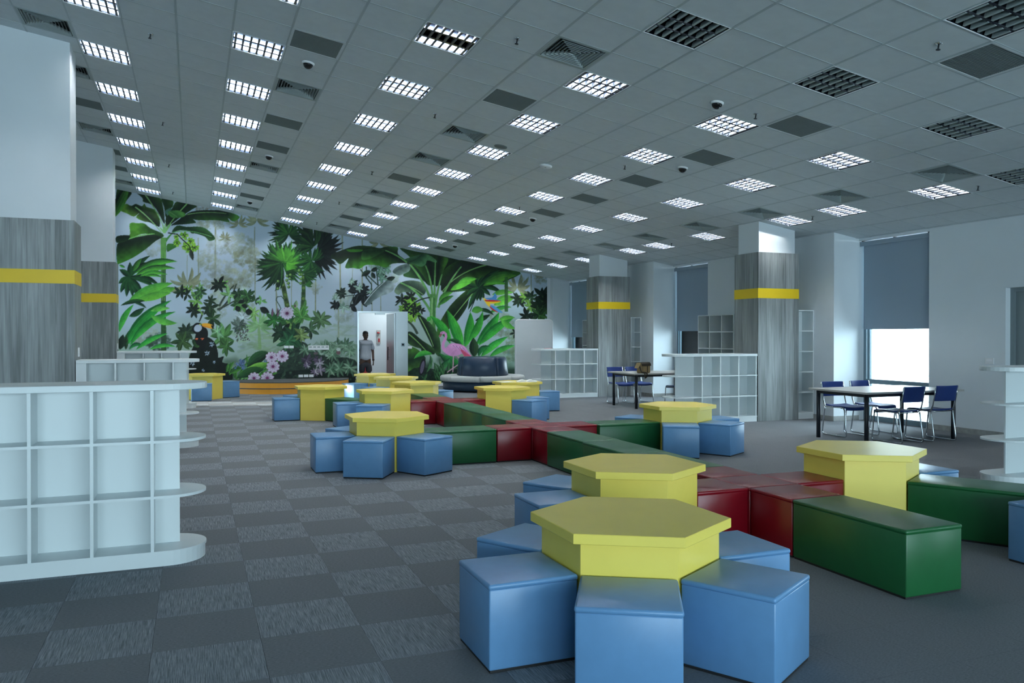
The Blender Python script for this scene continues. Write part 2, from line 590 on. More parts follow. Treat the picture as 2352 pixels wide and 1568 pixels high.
def vent_meshes():
    h = 0.296
    fr = MB()
    for a, b in ((h, h - 0.035),):
        fr.box(-a, a, -a, -b, -0.004, 0.012); fr.box(-a, a, b, a, -0.004, 0.012)
        fr.box(-a, -b, -b, b, -0.004, 0.012); fr.box(b, a, -b, b, -0.004, 0.012)
    bk = MB(); bk.box(-0.262, 0.262, -0.262, 0.262, 0.085, 0.09)
    bk.box(-0.262, -0.258, -0.262, 0.262, 0.0, 0.085); bk.box(0.258, 0.262, -0.262, 0.262, 0.0, 0.085)
    bk.box(-0.258, 0.258, -0.262, -0.258, 0.0, 0.085); bk.box(-0.258, 0.258, 0.258, 0.262, 0.0, 0.085)
    rings = []
    for k in range(7):
        a = 0.252 - 0.036 * k
        o_, i_ = a, a - 0.017
        mb = MB()
        rings_ = []
        for rr, z in ((o_, -0.002), (o_ - 0.003, -0.002), (i_ - 0.003, 0.040), (i_, 0.040)):
            rings_.append([(-rr, -rr, z), (rr, -rr, z), (rr, rr, z), (-rr, rr, z)])
        mb.loops(rings_, closed=True)
        rings.append(mb.mesh('slat', 'vent_grey'))
    return fr.mesh('vent_frame', 'vent_grey'), bk.mesh('vent_box', 'vent_dark'), rings


VM = vent_meshes()
VROW = {-1: 'left row above the columns', 4: 'row beside second light row', 8: 'row beside fourth light row', 17: 'row beside the window columns', 13: 'row beside fifth light row'}
for (i, j) in vents:
    same = sorted([q for q in vents if q[0] == i], key=lambda q: -q[1])
    t = thing('ceiling_diffuser', 'square four-way air diffuser, %s from mural in the %s' % (NTH[same.index((i, j))], VROW[i]), 'air vent', cpos(i + 0.5, j + 0.5), (0, TH, 0), 'square air diffusers')
    link('vent_frame', VM[0], t); link('vent_box', VM[1], t)
    for me in VM[2]: link('slat', me, t)


def grille_meshes():
    h = 0.296; fr = MB()
    a, b = h, h - 0.028
    fr.box(-a, a, -a, -b, -0.003, 0.012); fr.box(-a, a, b, a, -0.003, 0.012)
    fr.box(-a, -b, -b, b, -0.003, 0.012); fr.box(b, a, -b, b, -0.003, 0.012)
    bk = MB().box(-b, b, -b, b, 0.016, 0.02)
    sl = MB(); n = 26
    for k in range(n):
        y = -b + (k + 0.5) * 2 * b / n
        sl.box(-b, b, y - 0.0068, y + 0.0068, 0.0, 0.010)
    return fr.mesh('grille_frame', 'ceiling_tile'), bk.mesh('grille_backing', 'vent_dark'), sl.mesh('grille_slats', 'grille_grey')


GM = grille_meshes()
for (i, j) in grilles:
    same = sorted([q for q in grilles if q[0] == i], key=lambda q: -q[1])
    t = thing('return_air_grille', 'grey return air grille, %s from mural in the %s' % (NTH[same.index((i, j))], VROW[i]), 'air grille', cpos(i + 0.5, j + 0.5), (0, TH, 0), 'grey return air grilles')
    link('grille_frame', GM[0], t); link('grille_backing', GM[1], t)
    o = link('grille_slats', GM[2], t); o['kind'] = 'stuff'

# sprinklers, dome cameras, speakers
sp1 = MB().lathe([(0.032, 0.0), (0.032, -0.004), (0.014, -0.012), (0.010, -0.012), (0.010, 0.0)], 12).mesh('escutcheon', 'chrome', True)
sp2 = MB().lathe([(0.008, -0.010), (0.008, -0.05), (0.005, -0.055), (0.020, -0.056), (0.020, -0.060), (0.002, -0.060)], 10).mesh('sprinkler_head', 'dark_metal', True)
spr = [(1.5, 4.45), (1.5, 11.57), (1.5, 17.6), (1.5, 23.4), (7.5, -0.4), (7.5, 4.6), (7.5, 11.55), (7.5, 17.57), (7.5, 23.5), (12.54, -4.5), (12.5, -0.45), (12.5, 4.6), (12.5, 11.6), (12.5, 17.6), (12.4, 23.7), (18.6, -0.42), (18.5, 4.57), (18.46, 11.6), (18.4, 23.6)]
SR = {1: 'leftmost row', 7: 'row between third and fourth lights', 12: 'row over the fifth light row', 18: 'row nearest the windows'}
for (i, j) in spr:
    same = sorted([q for q in spr if int(q[0]) == int(i)], key=lambda q: -q[1])
    t = thing('fire_sprinkler', 'small fire sprinkler, %s from mural in the %s' % (NTH[same.index((i, j))], SR[int(i)]), 'sprinkler', cpos(i, j), (0, TH, 0), 'ceiling sprinklers')
    link('escutcheon', sp1, t); link('sprinkler_head', sp2, t)
dm1 = MB().lathe([(0.075, 0.0), (0.075, -0.012), (0.062, -0.022), (0.03, -0.022)], 16).mesh('dome_base', 'white_plastic', True)
dm2 = MB().lathe([(0.062, -0.018), (0.058, -0.035), (0.046, -0.055), (0.026, -0.070), (0.004, -0.075)], 16).mesh('dome_cover', 'black_gloss', True)
for (i, j, lab) in ((4.5, 3.6, 'black dome camera nearest the viewer, left side of ceiling'), (4.5, 12.7, 'black dome camera midway along left part of ceiling'), (4.5, 21.7, 'tiny dome camera near mural on left part of ceiling'), (11.63, -0.4, 'dome camera just before a lit light, upper right ceiling'), (13.55, 3.6, 'black dome camera beside a grey grille, right ceiling'), (13.5, 12.8, 'dome camera midway along right part of ceiling'), (13.5, 21.8, 'tiny dome camera near mural on right part of ceiling')):
    t = thing('dome_camera', lab, 'camera', cpos(i, j), (0, TH, 0), 'ceiling dome cameras')
    link('dome_base', dm1, t); link('dome_cover', dm2, t)
spk = MB().lathe([(0.10, 0.0), (0.10, -0.006), (0.09, -0.010), (0.002, -0.010)], 20).mesh('ceiling_speaker', 'grille_grey', True)
for (i, j, lab) in ((9.55, 5.72, 'round grey ceiling speaker nearer the viewer'), (9.42, 17.55, 'round grey ceiling speaker nearer the mural')):
    o = link('ceiling_speaker', spk, None, loc=cpos(i, j), rot=(0, TH, 0)); tag(o, lab, 'speaker', 'round ceiling speakers')
t = thing('wireless_access_point', 'white round access point hanging under the ceiling', 'access point', cpos(11.04, 6.24), (0, TH, 0))
MB().lathe([(0.06, 0.0), (0.06, -0.012), (0.10, -0.014), (0.10, -0.03), (0.085, -0.042), (0.002, -0.045)], 20).build('shell', 'white_plastic', t, True)
MB().lathe([(0.018, -0.043), (0.018, -0.048), (0.002, -0.049)], 10).build('indicator', 'vent_grey', t, True)

# ---------------------------------------------------------------- walls
DX0, DX1, DZ = 4.43, 5.62, 2.235      # doorway in the mural wall
wf = MB()
wf.box(XL - 0.3, DX0, YF, YF + 0.2, 0, 6.6); wf.box(DX1, XR + 0.3, YF, YF + 0.2, 0, 6.6); wf.box(DX0, DX1, YF, YF + 0.2, DZ, 6.6)
wall_far = struct(wf.build('wall_far', 'wall_paint'))

WIN = [(9.68, 11.17), (15.74, 17.20), (21.93, 23.20), (3.6, 5.07), (-2.5, -1.0)]
RD0, RD1, RDZ = 7.25, 8.35, 2.225       # grey door in the right wall


def wall_with_openings(x0, x1, y0, y1, z1, opens, axis):
    """opens: (a0,a1,z0,z1) along the wall's long axis"""
    mb = MB()
    if axis == 'y':
        put = lambda a0, a1, zz0, zz1: mb.box(x0, x1, a0, a1, zz0, zz1)
        s, e = y0, y1
    else:
        put = lambda a0, a1, zz0, zz1: mb.box(a0, a1, y0, y1, zz0, zz1)
        s, e = x0, x1
    c = s
    for a0, a1, b0, b1 in sorted(opens):
        put(c, a0, 0, z1)
        if b0 > 0.001: put(a0, a1, 0, b0)
        put(a0, a1, b1, z1)
        c = a1
    put(c, e, 0, z1)
    return mb


wall_right = struct(wall_with_openings(XR, XR + 0.3, YB - 0.3, YF, 3.9, [(a, b, 0.0, 3.22) for a, b in WIN] + [(RD0, RD1, 0.0, RDZ)], 'y').build('wall_right', 'wall_paint'))
for (a, b) in ((11.17, 12.4), (17.20, 18.45), (23.20, YF)):
    MB().box(10.58, XR, a, b, 0, 3.75).build('pier', 'wall_paint', wall_right)
LW = [(20.7, 22.2)]
wall_left = struct(wall_with_openings(XL - 0.3, XL, YB - 0.3, YF, 6.6, [(a, b, 0.25, 2.1) for a, b in LW], 'y').build('wall_left', 'wall_paint'))
BW = [(-4.6, -1.2), (-0.8, 2.6), (3.0, 6.4), (6.8, 10.2)]
wall_back = struct(wall_with_openings(XL, XR, YB - 0.3, YB, 6.6, [(a, b, 0.3, 3.3) for a, b in BW], 'x').build('wall_back', 'wall_paint'))
for a, b in LW: portal((XL - 0.31, (a + b) / 2, 1.18), (0, R(-90), 0), 1.85, b - a)
for a, b in BW: portal(((a + b) / 2, YB - 0.31, 1.8), (R(90), 0, 0), b - a, 3.0)
for a, b in WIN: portal((XR + 0.32, (a + b) / 2, 1.6), (0, R(90), 0), 3.2, b - a)

# ---------------------------------------------------------------- right windows with roller blinds
def window(n, a, b, blind_z):
    w = struct(MB().box(XR + 0.12, XR + 0.19, a, a + 0.05, 0, 3.2).box(XR + 0.12, XR + 0.19, b - 0.055, b, 0, 3.2)
               .box(XR + 0.12, XR + 0.19, a + 0.05, b - 0.055, 0, 0.09).box(XR + 0.12, XR + 0.19, a + 0.05, b - 0.055, 3.13, 3.2).build('window_%d' % n, 'window_frame'))
    MB().box(XR + 0.11, XR + 0.19, a + 0.05, b - 0.055, 0.66, 0.74).build('transom', 'window_frame', w)
    MB().box(XR + 0.125, XR + 0.185, b - 0.135, b - 0.085, 0.09, 3.13).build('mullion', 'window_frame', w)
    MB().box(XR + 0.15, XR + 0.156, a + 0.05, b - 0.135, 0.09, 0.66).build('pane', 'pane_glass', w)
    MB().box(XR + 0.15, XR + 0.156, a + 0.05, b - 0.135, 0.74, 3.13).build('pane', 'pane_glass', w)
    MB().box(XR + 0.15, XR + 0.156, b - 0.085, b - 0.055, 0.09, 3.13).build('pane', 'pane_glass', w)
    return w


def blind(a, b, z, label):
    t = thing('roller_blind', label, 'blind', (XR + 0.06, (a + b) / 2, 0), group='grey-blue roller blinds')
    hw = (b - a) / 2
    MB().box(-0.001, 0.001, -hw + 0.005, hw - 0.075, z + 0.02, 3.15).build('fabric', 'blind_fabric', t)
    MB().tube([(0.0, -hw + 0.004, 3.155), (0.0, hw - 0.02, 3.155)], 0.024, 10).build('roller_tube', 'white_plastic', t, True)
    MB().box(-0.006, 0.006, -hw + 0.005, hw - 0.075, z, z + 0.022).build('bottom_bar', 'blind_fabric', t)
    MB().box(-0.045, -0.028, -hw + 0.004, hw - 0.02, 3.12, 3.20).build('fascia', 'blind_fabric', t)
    for y in (-hw + 0.04, 0.0, hw - 0.05):
        MB().box(-0.02, 0.02, y - 0.02, y + 0.02, 3.18, 3.215).build('bracket', 'dark_metal', t)


wl = ['half-lowered roller blind in the nearest window, right of columns', 'half-lowered roller blind in window between the two wood columns', 'nearly lowered roller blind in far window beside the mural', 'roller blind of the window right of view', 'roller blind of the window behind the viewer']
for n, (a, b) in enumerate(WIN):
    window(n + 1, a, b, 1.63)
    blind(a, b, (1.63, 1.63, 1.47, 1.63, 1.63)[n], wl[n])
# plain frames and panes in the left and back walls
k = len(WIN) + 1
for a, b in LW:
    w = struct(MB().box(XL - 0.2, XL - 0.13, a, a + 0.05, 0.25, 2.1).box(XL - 0.2, XL - 0.13, b - 0.05, b, 0.25, 2.1).box(XL - 0.2, XL - 0.13, a + 0.05, b - 0.05, 0.25, 0.30).box(XL - 0.2, XL - 0.13, a + 0.05, b - 0.05, 2.05, 2.1).build('window_%d' % k, 'window_frame'))
    MB().box(XL - 0.17, XL - 0.164, a + 0.05, b - 0.05, 0.30, 2.05).build('pane', 'pane_glass', w); k += 1
for a, b in BW:
    w = struct(MB().box(a, a + 0.05, YB - 0.2, YB - 0.13, 0.3, 3.3).box(b - 0.05, b, YB - 0.2, YB - 0.13, 0.3, 3.3).box(a + 0.05, b - 0.05, YB - 0.2, YB - 0.13, 0.3, 0.35).box(a + 0.05, b - 0.05, YB - 0.2, YB - 0.13, 3.25, 3.3).build('window_%d' % k, 'window_frame'))
    MB().box(a + 0.05, b - 0.05, YB - 0.17, YB - 0.164, 0.35, 3.25).build('pane', 'pane_glass', w); k += 1

# skirting in grey wood look
bb = MB()
for a, b in ((5.07, RD0), (RD1, 9.68)):
    bb.box(XR - 0.012, XR, a, b, 0, 0.085)
for a, b in ((11.17, 12.4), (17.20, 18.45)):
    bb.box(10.568, 10.58, a - 0.012, b, 0, 0.085); bb.box(10.58, XR, a - 0.012, a, 0, 0.085)
for a, b in ((12.4, 14.34), (18.45, 20.27)): bb.box(XR - 0.012, XR, a, b, 0, 0.085)
struct(bb.build('baseboard_right', 'skirting'))
struct(MB().box(DX1 + 0.32, 10.5, YF - 0.012, YF, 0, 0.095).build('baseboard_far', 'white_plastic'))
# grey door in the right wall
dr = struct(MB().box(XR + 0.14, XR + 0.19, RD0 + 0.06, RD1 - 0.06, 0.0, RDZ - 0.06).build('door_2', 'door_grey'))
MB().box(XR + 0.10, XR + 0.2, RD0, RD0 + 0.06, 0, RDZ).box(XR + 0.10, XR + 0.2, RD1 - 0.06, RD1, 0, RDZ).box(XR + 0.10, XR + 0.2, RD0 + 0.06, RD1 - 0.06, RDZ - 0.06, RDZ).build('door_frame', 'door_grey', dr)
MB().box(XR + 0.19, XR + 0.3, RD0, RD1, 0, RDZ).build('door_backing', 'door_grey', dr)

# outside ground and railing seen through the low panes
gr = struct(MB().box(XR + 0.32, 30, -30, 60, -0.6, -0.35).build('floor_terrace', 'concrete'))
rl = thing('terrace_railing', 'pale railing outside, seen through the lower window panes', 'railing', (13.0, 11, -0.35))
for z in (0.35, 0.6, 0.85, 1.1):
    MB().tube([(0, -6, z), (0, 12, z)], 0.02, 6).build('rail', 'concrete', rl, True)
for y in range(-6, 13, 2):
    MB().tube([(0, y, 0), (0, y, 1.1)], 0.025, 6).build('post', 'concrete', rl, True)

# ---------------------------------------------------------------- doorway in the mural wall
d1 = struct(MB().box(DX0, DX0 + 0.05, YF - 0.03, YF + 0.21, 0, DZ).box(DX1 - 0.05, DX1, YF - 0.03, YF + 0.21, 0, DZ).box(DX0 + 0.05, DX1 - 0.05, YF - 0.03, YF + 0.21, DZ - 0.05, DZ).build('door_1', 'steel'))
MB().box(DX1, DX1 + 0.31, YF - 0.035, YF, 0, DZ).build('side_panel', 'steel', d1)
leaf = MB().box(DX1 - 0.10, DX1 - 0.055, YF + 0.0, YF + 1.0, 0.01, DZ - 0.06).build('door_leaf', 'steel', d1)
MB().tube([(DX1 - 0.16, YF + 0.55, 0.78), (DX1 - 0.16, YF + 0.55, 1.18)], 0.014, 8).build('pull_handle', 'dark_metal', leaf, True)
MB().tube([(DX1 - 0.16, YF + 0.55, 0.86), (DX1 - 0.09, YF + 0.55, 0.86)], 0.008, 6).tube([(DX1 - 0.16, YF + 0.55, 1.10), (DX1 - 0.09, YF + 0.55, 1.10)], 0.008, 6).build('handle_bracket', 'chrome', leaf, True)
MB().box(4.98, 5.28, YF + 0.10, YF + 0.16, DZ - 0.10, DZ - 0.05).build('door_closer', 'steel', d1)
# corridor behind
cw = struct(MB().box(3.2, 7.2, YF + 2.6, YF + 2.8, 0, 3.2).box(3.1, 3.3, YF + 0.2, YF + 2.6, 0, 3.2).box(6.6, 6.8, YF + 0.2, YF + 2.6, 0, 3.2).box(3.1, 7.2, YF + 0.2, YF + 2.8, 3.2, 3.3).build('wall_corridor', 'wall_paint'))
lm = bpy.data.lights.new('corridor_lamp', 'AREA'); lm.shape = 'RECTANGLE'; lm.size = 0.5; lm.size_y = 0.5; lm.energy = 20; lm.color = (0.9, 0.98, 1)
t = thing('corridor_ceiling_light', 'square ceiling light in the corridor behind the doorway', 'ceiling light', (5.9, YF + 1.5, 3.2))
MB().box(-0.25, 0.25, -0.25, 0.25, -0.03, 0.0).build('housing', 'louver_white', t)
lo = bpy.data.objects.new('corridor_lamp', lm); COL.objects.link(lo); lo.parent = t; lo.location = (0, 0, -0.04)
t = thing('corridor_door', 'pale grey inner door standing behind the man in doorway', 'door', (4.62, YF + 1.9, 0), (0, 0, R(8)))
MB().box(-0.45, 0.10, -0.02, 0.02, 0, 2.1).build('leaf', 'white_laminate', t)
MB().box(-0.40, -0.05, -0.03, -0.02, 1.42, 2.0).build('panel', 'wall_paint', t)
t = thing('alarm_panel', 'cream alarm panel with red bell inside the corridor', 'alarm', (5.62, YF + 2.59, 1.25))
MB().box(-0.06, 0.06, -0.03, 0, 0, 0.45).build('plate', 'desk_top', t)
MB().lathe([(0.05, 0), (0.05, 0.03), (0.02, 0.05)], 12).build('bell', 'red_paint', t, True, loc=(-0.02, -0.05, 0.34))
MB().box(-0.02, 0.03, -0.05, -0.03, 0.06, 0.18).build('break_glass', 'red_paint', t)
tag(MB().box(5.02, 5.22, YF + 2.35, YF + 2.58, 0.0, 1.32).build('red_cabinet', 'red_paint', bevel=0.01), 'tall red cabinet behind the man in doorway', 'cabinet')
tag(MB().box(4.0, 4.55, YF + 2.3, YF + 2.58, 0.9, 1.32).build('dark_box', 'dark_metal', bevel=0.01), 'dark box on the corridor wall left of the man', 'box')

# switch plates and sockets
def plate(name, label, cat, loc, w, h, axis='y', n=1, group=None):
    t = thing(name, label, cat, loc, (0, 0, 0 if axis == 'y' else (R(90) if axis == 'x+' else R(-90))), group)
    MB().box(-w / 2, w / 2, -0.012, 0, -h / 2, h / 2).build('plate', 'white_plastic', t, bevel=0.002)
    for k in range(n):
        x = -w / 2 + (k + 0.5) * w / n
        MB().box(x - w / n * 0.32, x + w / n * 0.32, -0.016, -0.012, -h * 0.02, h * 0.3).build('rocker', 'vent_grey' if n > 1 else 'paper', t)


plate('switch_plate', 'left one of two white plates above the pink flowers', 'switch', (2.435, YF, 1.20), 0.125, 0.075)
plate('switch_plate', 'right one of two white plates above the pink flowers', 'switch', (2.575, YF, 1.20), 0.125, 0.075)
plate('light_switch_bank', 'wide white panel of five switches on the mural', 'switch panel', (3.33, YF, 1.178), 0.58, 0.125, n=5)
for k, w_ in enumerate(('leftmost', 'middle', 'rightmost')):
    plate('wall_socket', '%s of three white sockets low on the mural' % w_, 'socket', (2.83 + 0.145 * k, YF, 0.376), 0.125, 0.075)
plate('switch_plate', 'white plate on mural just right of the steel door panel', 'switch', (6.0, YF, 1.17), 0.125, 0.075)
t = thing('intercom', 'small dark intercom on the steel panel beside doorway', 'intercom', (5.78, YF - 0.035, 1.25))
MB().box(-0.05, 0.05, -0.012, 0, -0.05, 0.05).build('body', 'window_frame', t, bevel=0.003)
MB().box(-0.03, 0.03, -0.014, -0.012, -0.02, 0.03).build('screen', 'black_gloss', t)
plate('wall_socket', 'white socket on right wall above the near-right bookcase', 'socket', (XR, 8.60, 1.135), 0.14, 0.09, 'x-')

# ---------------------------------------------------------------- columns
def column(x0, x1, y0, y1, label, switch=None):
    top = CO.z - (x0 - CO.x) / (0.6 * math.cos(TH)) * 0.6 * math.sin(TH) + 0.12
    t = thing('column', label, 'column', ((x0 + x1) / 2, (y0 + y1) / 2, 0), group='wood-clad columns')
    w, d = (x1 - x0) / 2, (y1 - y0) / 2
    MB().box(-w + 0.05, w - 0.05, -d + 0.05, d - 0.05, 0.0, top).build('plaster_shaft', 'wall_paint', t)
    H_ = 3.0
    MB().box(-w + 0.03, w - 0.03, -d + 0.03, d - 0.03, H_ - 0.02, H_ - 0.001).build('cladding_cap', 'grey_wood', t)
    rr = random.Random(int(x0 * 100))

    def cuts(L_):
        c = [0.0]
        while c[-1] < L_ - 0.22: c.append(c[-1] + rr.choice((0.12, 0.15, 0.19)))
        c.append(L_)
        return c
    for s in (-1, 1):
        c = cuts(2 * w)
        for a, b in zip(c, c[1:]):
            y_ = s * d
            MB().box(-w + a + 0.0006, -w + b - 0.0006, min(y_, y_ - s * 0.03), max(y_, y_ - s * 0.03), 0.0, H_).build('plank', 'grey_wood', t)
        c = cuts(2 * d - 0.06)
        for a, b in zip(c, c[1:]):
            x_ = s * w
            MB().box(min(x_, x_ - s * 0.03), max(x_, x_ - s * 0.03), -d + 0.03 + a + 0.0006, -d + 0.03 + b - 0.0006, 0.0, H_).build('plank', 'grey_wood', t)
    e = 0.003
    bm = MB()
    bm.box(-w - e, w + e, -d - e, -d, 2.185, 2.36); bm.box(-w - e, w + e, d, d + e, 2.185, 2.36)
    bm.box(-w - e, -w, -d, d, 2.185, 2.36); bm.box(w, w + e, -d, d, 2.185, 2.36)
    bm.build('yellow_band', 'yellow_band', t)
    if switch:
        MB().box(w, w + 0.012, switch - 0.03, switch + 0.03, 1.24, 1.36).build('switch_plate', 'white_plastic', t)
    return t


column(-2.33, -1.42, 11.70, 12.36, 'wood-clad column with yellow band, nearer of the two at left', 0.02)
column(-2.36, -1.45, 18.00, 18.62, 'wood-clad column with yellow band, farther of the two at left', 0.02)
column(9.30, 10.20, 11.63, 12.30, 'wood-clad column with yellow band, nearer of the two at right')
column(9.355, 10.25, 17.77, 18.42, 'wood-clad column with yellow band, farther of the two at right')

# ---------------------------------------------------------------- low bookcases with rounded ends
def bookcase(label, xe, tip, yc, divs, panel, filler=None):
    """xe: end at the column, tip: rounded end, yc: centre line"""
    s = 1 if tip > xe else -1
    t = thing('low_bookcase', label, 'bookcase', (xe, yc, 0), group='low white bookcases with rounded ends')
    r_ = 0.25
    xc = tip - s * r_

    def outline(e=0.0):
        pts = [(-s * 0.0, -r_ - e), ]
        pts = []
        rr = r_ + e
        n = 18
        arc = [(xc - xe + s * rr * math.cos(a), rr * math.sin(a)) for a in [R(-90 + 180 * k / n) for k in range(n + 1)]]
        pts = [(0.0, -rr)] + arc + [(0.0, rr)]
        if s < 0: pts = pts[::-1]
        return pts
    MB().prism(outline(-0.008), 0.0, 0.083).build('plinth', 'white_laminate', t)
    MB().prism(outline(), 0.083, 0.101).build('bottom_shelf', 'white_laminate', t)
    for z in (0.446, 0.81):
        MB().prism(outline(-0.002), z, z + 0.018).build('shelf', 'white_laminate', t)
    MB().prism(outline(0.006), 1.158, 1.20).build('top', 'white_laminate', t, bevel=0.003)
    levels = ((0.101, 0.446), (0.464, 0.81), (0.828, 1.158))
    a, b = sorted((0.0, panel - xe))
    for z0, z1 in levels:
        MB().box(a, b, -0.009, 0.009, z0, z1).build('back_panel', 'white_laminate', t)
    for x in divs:
        x -= xe
        for z0, z1 in levels:
            for q in (-1, 1):
                y0, y1 = sorted((q * 0.009, q * 0.247))
                MB().box(x - 0.010, x + 0.010, y0, y1, z0, z1).build('divider', 'white_laminate', t)
    if filler is not None:
        a, b = sorted((0.0, filler - xe))
        for q in (-1, 1):
            y0, y1 = sorted((q * 0.235, q * 0.2485))
            for z0, z1 in levels:
                MB().box(a, b, y0, y1, z0, z1).build('filler_panel', 'white_laminate', t)
    return t


LD = (-0.253, -0.606, -0.953, -1.30)
bookcase('low white bookcase with rounded end, large in the left foreground', -1.42, 0.082, 5.995, LD, -0.09, -1.30)
bookcase('low white bookcase with rounded end beside the nearer left column', -1.41, 0.073, 11.95, LD, -0.09, -1.30)
bookcase('low white bookcase with rounded end beside the farther left column', -1.44, 0.06, 18.26, LD, -0.09, -1.30)
bookcase('low white bookcase with rounded end beside nearer right column', 9.285, 7.527, 11.88, (9.264, 8.89, 8.506, 8.129), 7.74)
bookcase('low white bookcase with rounded end beside farther right column', 9.345, 7.676, 18.02, (9.33, 8.962, 8.57, 8.183), 7.90)
bookcase('low white bookcase with rounded end at the right picture edge', 9.30, 7.535, 5.80, (9.28, 8.89, 8.51, 8.13), 7.74)
# pink slip lying on the far right bookcase
tag(MB().box(-0.09, 0.09, -0.05, 0.05, 0.0, 0.012).build('pink_notepad', 'pink_paper', loc=(8.06, 17.95, 1.2005)), 'small pink notepad lying on the far right low bookcase', 'notepad')

# tall narrow shelves and wide tall shelves
def tall_shelf(label, loc, rot, w, cols, h=1.985, d=0.30):
    t = thing('tall_shelf', label, 'shelf', loc, rot, 'tall white shelves')
    th = 0.018
    cw_ = w / cols
    for k in range(cols + 1):
        x = -w / 2 + k * cw_
        x = min(max(x, -w / 2 + th / 2), w / 2 - th / 2)
        MB().box(x - th / 2, x + th / 2, 0.0, d, 0.0, h).build('side_panel', 'white_laminate', t)
    MB().box(-w / 2 + th, w / 2 - th, d - 0.008, d, 0.10, h - th).build('back_panel', 'white_laminate', t)
    zs = [0.10 + k * (h - 0.10 - th) / 5 for k in range(6)]
    for k in range(cols):
        a = -w / 2 + k * cw_ + (th if k == 0 else th / 2); b = -w / 2 + (k + 1) * cw_ - (th if k == cols - 1 else th / 2)
        for z in zs:
            MB().box(a, b, 0.002, d - 0.008, z, z + th).build('shelf', 'white_laminate', t)
        MB().box(a, b, 0.004, 0.02, 0.0, 0.10).build('kick_board', 'white_laminate', t)
    return t


tall_shelf('tall narrow white shelf between nearer right column and wall', (10.395, 11.66, 0), (0, 0, 0), 0.36, 1)
tall_shelf('tall narrow white shelf between farther right column and wall', (10.43, 17.79, 0), (0, 0, 0), 0.30, 1)
tall_shelf('wide tall white shelf on the pier behind nearer right column', (10.83, 15.01, 0), (0, 0, R(-90)), 1.32, 3, 1.985, 0.318)
tall_shelf('wide tall white shelf on the pier behind farther right column', (10.83, 20.94, 0), (0, 0, R(-90)), 1.32, 3, 1.985, 0.318)

# ---------------------------------------------------------------- hexagonal tables, cubes and benches
def hexpts(r_, a0):
    return [(r_ * math.cos(R(a0 + 60 * k)), r_ * math.sin(R(a0 + 60 * k))) for k in range(6)]


def hex_mesh(r_, z0, z1, e, name, mat):
    mb = MB()
    h = hexpts(r_, 0); q = hexpts(r_ - e, 0)
    rings = [[(x, y, z0) for x, y in q], [(x, y, z0 + e) for x, y in h], [(x, y, z1 - e) for x, y in h], [(x, y, z1) for x, y in q]]
    mb.loops(rings)
    return mb.mesh(name, mat)


ME_HB = hex_mesh(0.448, 0.0, 0.553, 0.002, 'table_body', 'yellow_laminate')
ME_HT = hex_mesh(0.507, 0.553, 0.602, 0.003, 'table_top', 'yellow_laminate')
BODY = {}
for c in ('blue', 'red'):
    BODY[c] = (rbox(0.440, 0.440, 0.366, 0.008, 0.012).mesh('cube_body', 'vinyl_' + c, True), rbox(0.446, 0.446, 0.028, 0.011, 0.373).mesh('top_pad', 'vinyl_' + c, True),
               rbox(0.43, 0.43, 0.016, 0.002, 0.0).mesh('shadow_gap_plinth', 'plinth_black'))  # recessed base painted black to draw the shadow gap under the seat


def bench_meshes(L_):
    return (rbox(L_ - 0.012, 0.440, 0.366, 0.008, 0.012).mesh('bench_body', 'vinyl_green', True), rbox(L_ - 0.006, 0.446, 0.028, 0.011, 0.373).mesh('top_pad', 'vinyl_green', True),
            rbox(L_ - 0.03, 0.43, 0.016, 0.002, 0.0).mesh('shadow_gap_plinth', 'plinth_black'))  # black base again stands in for the shade below the bench


ROTN = random.Random(3)


def hextable(x, y, a0, label):
    t = thing('hexagonal_table', label, 'table', (x, y, 0), (0, 0, R(a0)), 'yellow hexagonal tables')
    link('table_body', ME_HB, t); link('table_top', ME_HT, t)
    return t


def cube(x, y, ang, c, label):
    t = thing('cube_stool' if c == 'blue' else 'cube_pouf', label, 'stool' if c == 'blue' else 'pouf', (x, y, 0), (0, 0, R(ang)), '%s cube seats' % c)
    for me, n in zip(BODY[c], ('cube_body', 'top_pad', 'shadow_gap_plinth')): link(n, me, t)
    return t


BM = {}


def bench(x, y, ang, L_, label):
    if L_ not in BM: BM[L_] = bench_meshes(L_)
    t = thing('bench', label, 'bench', (x, y, 0), (0, 0, R(ang)), 'green upholstered benches')
    for me, n in zip(BM[L_], ('bench_body', 'top_pad', 'shadow_gap_plinth')): link(n, me, t)
    return t


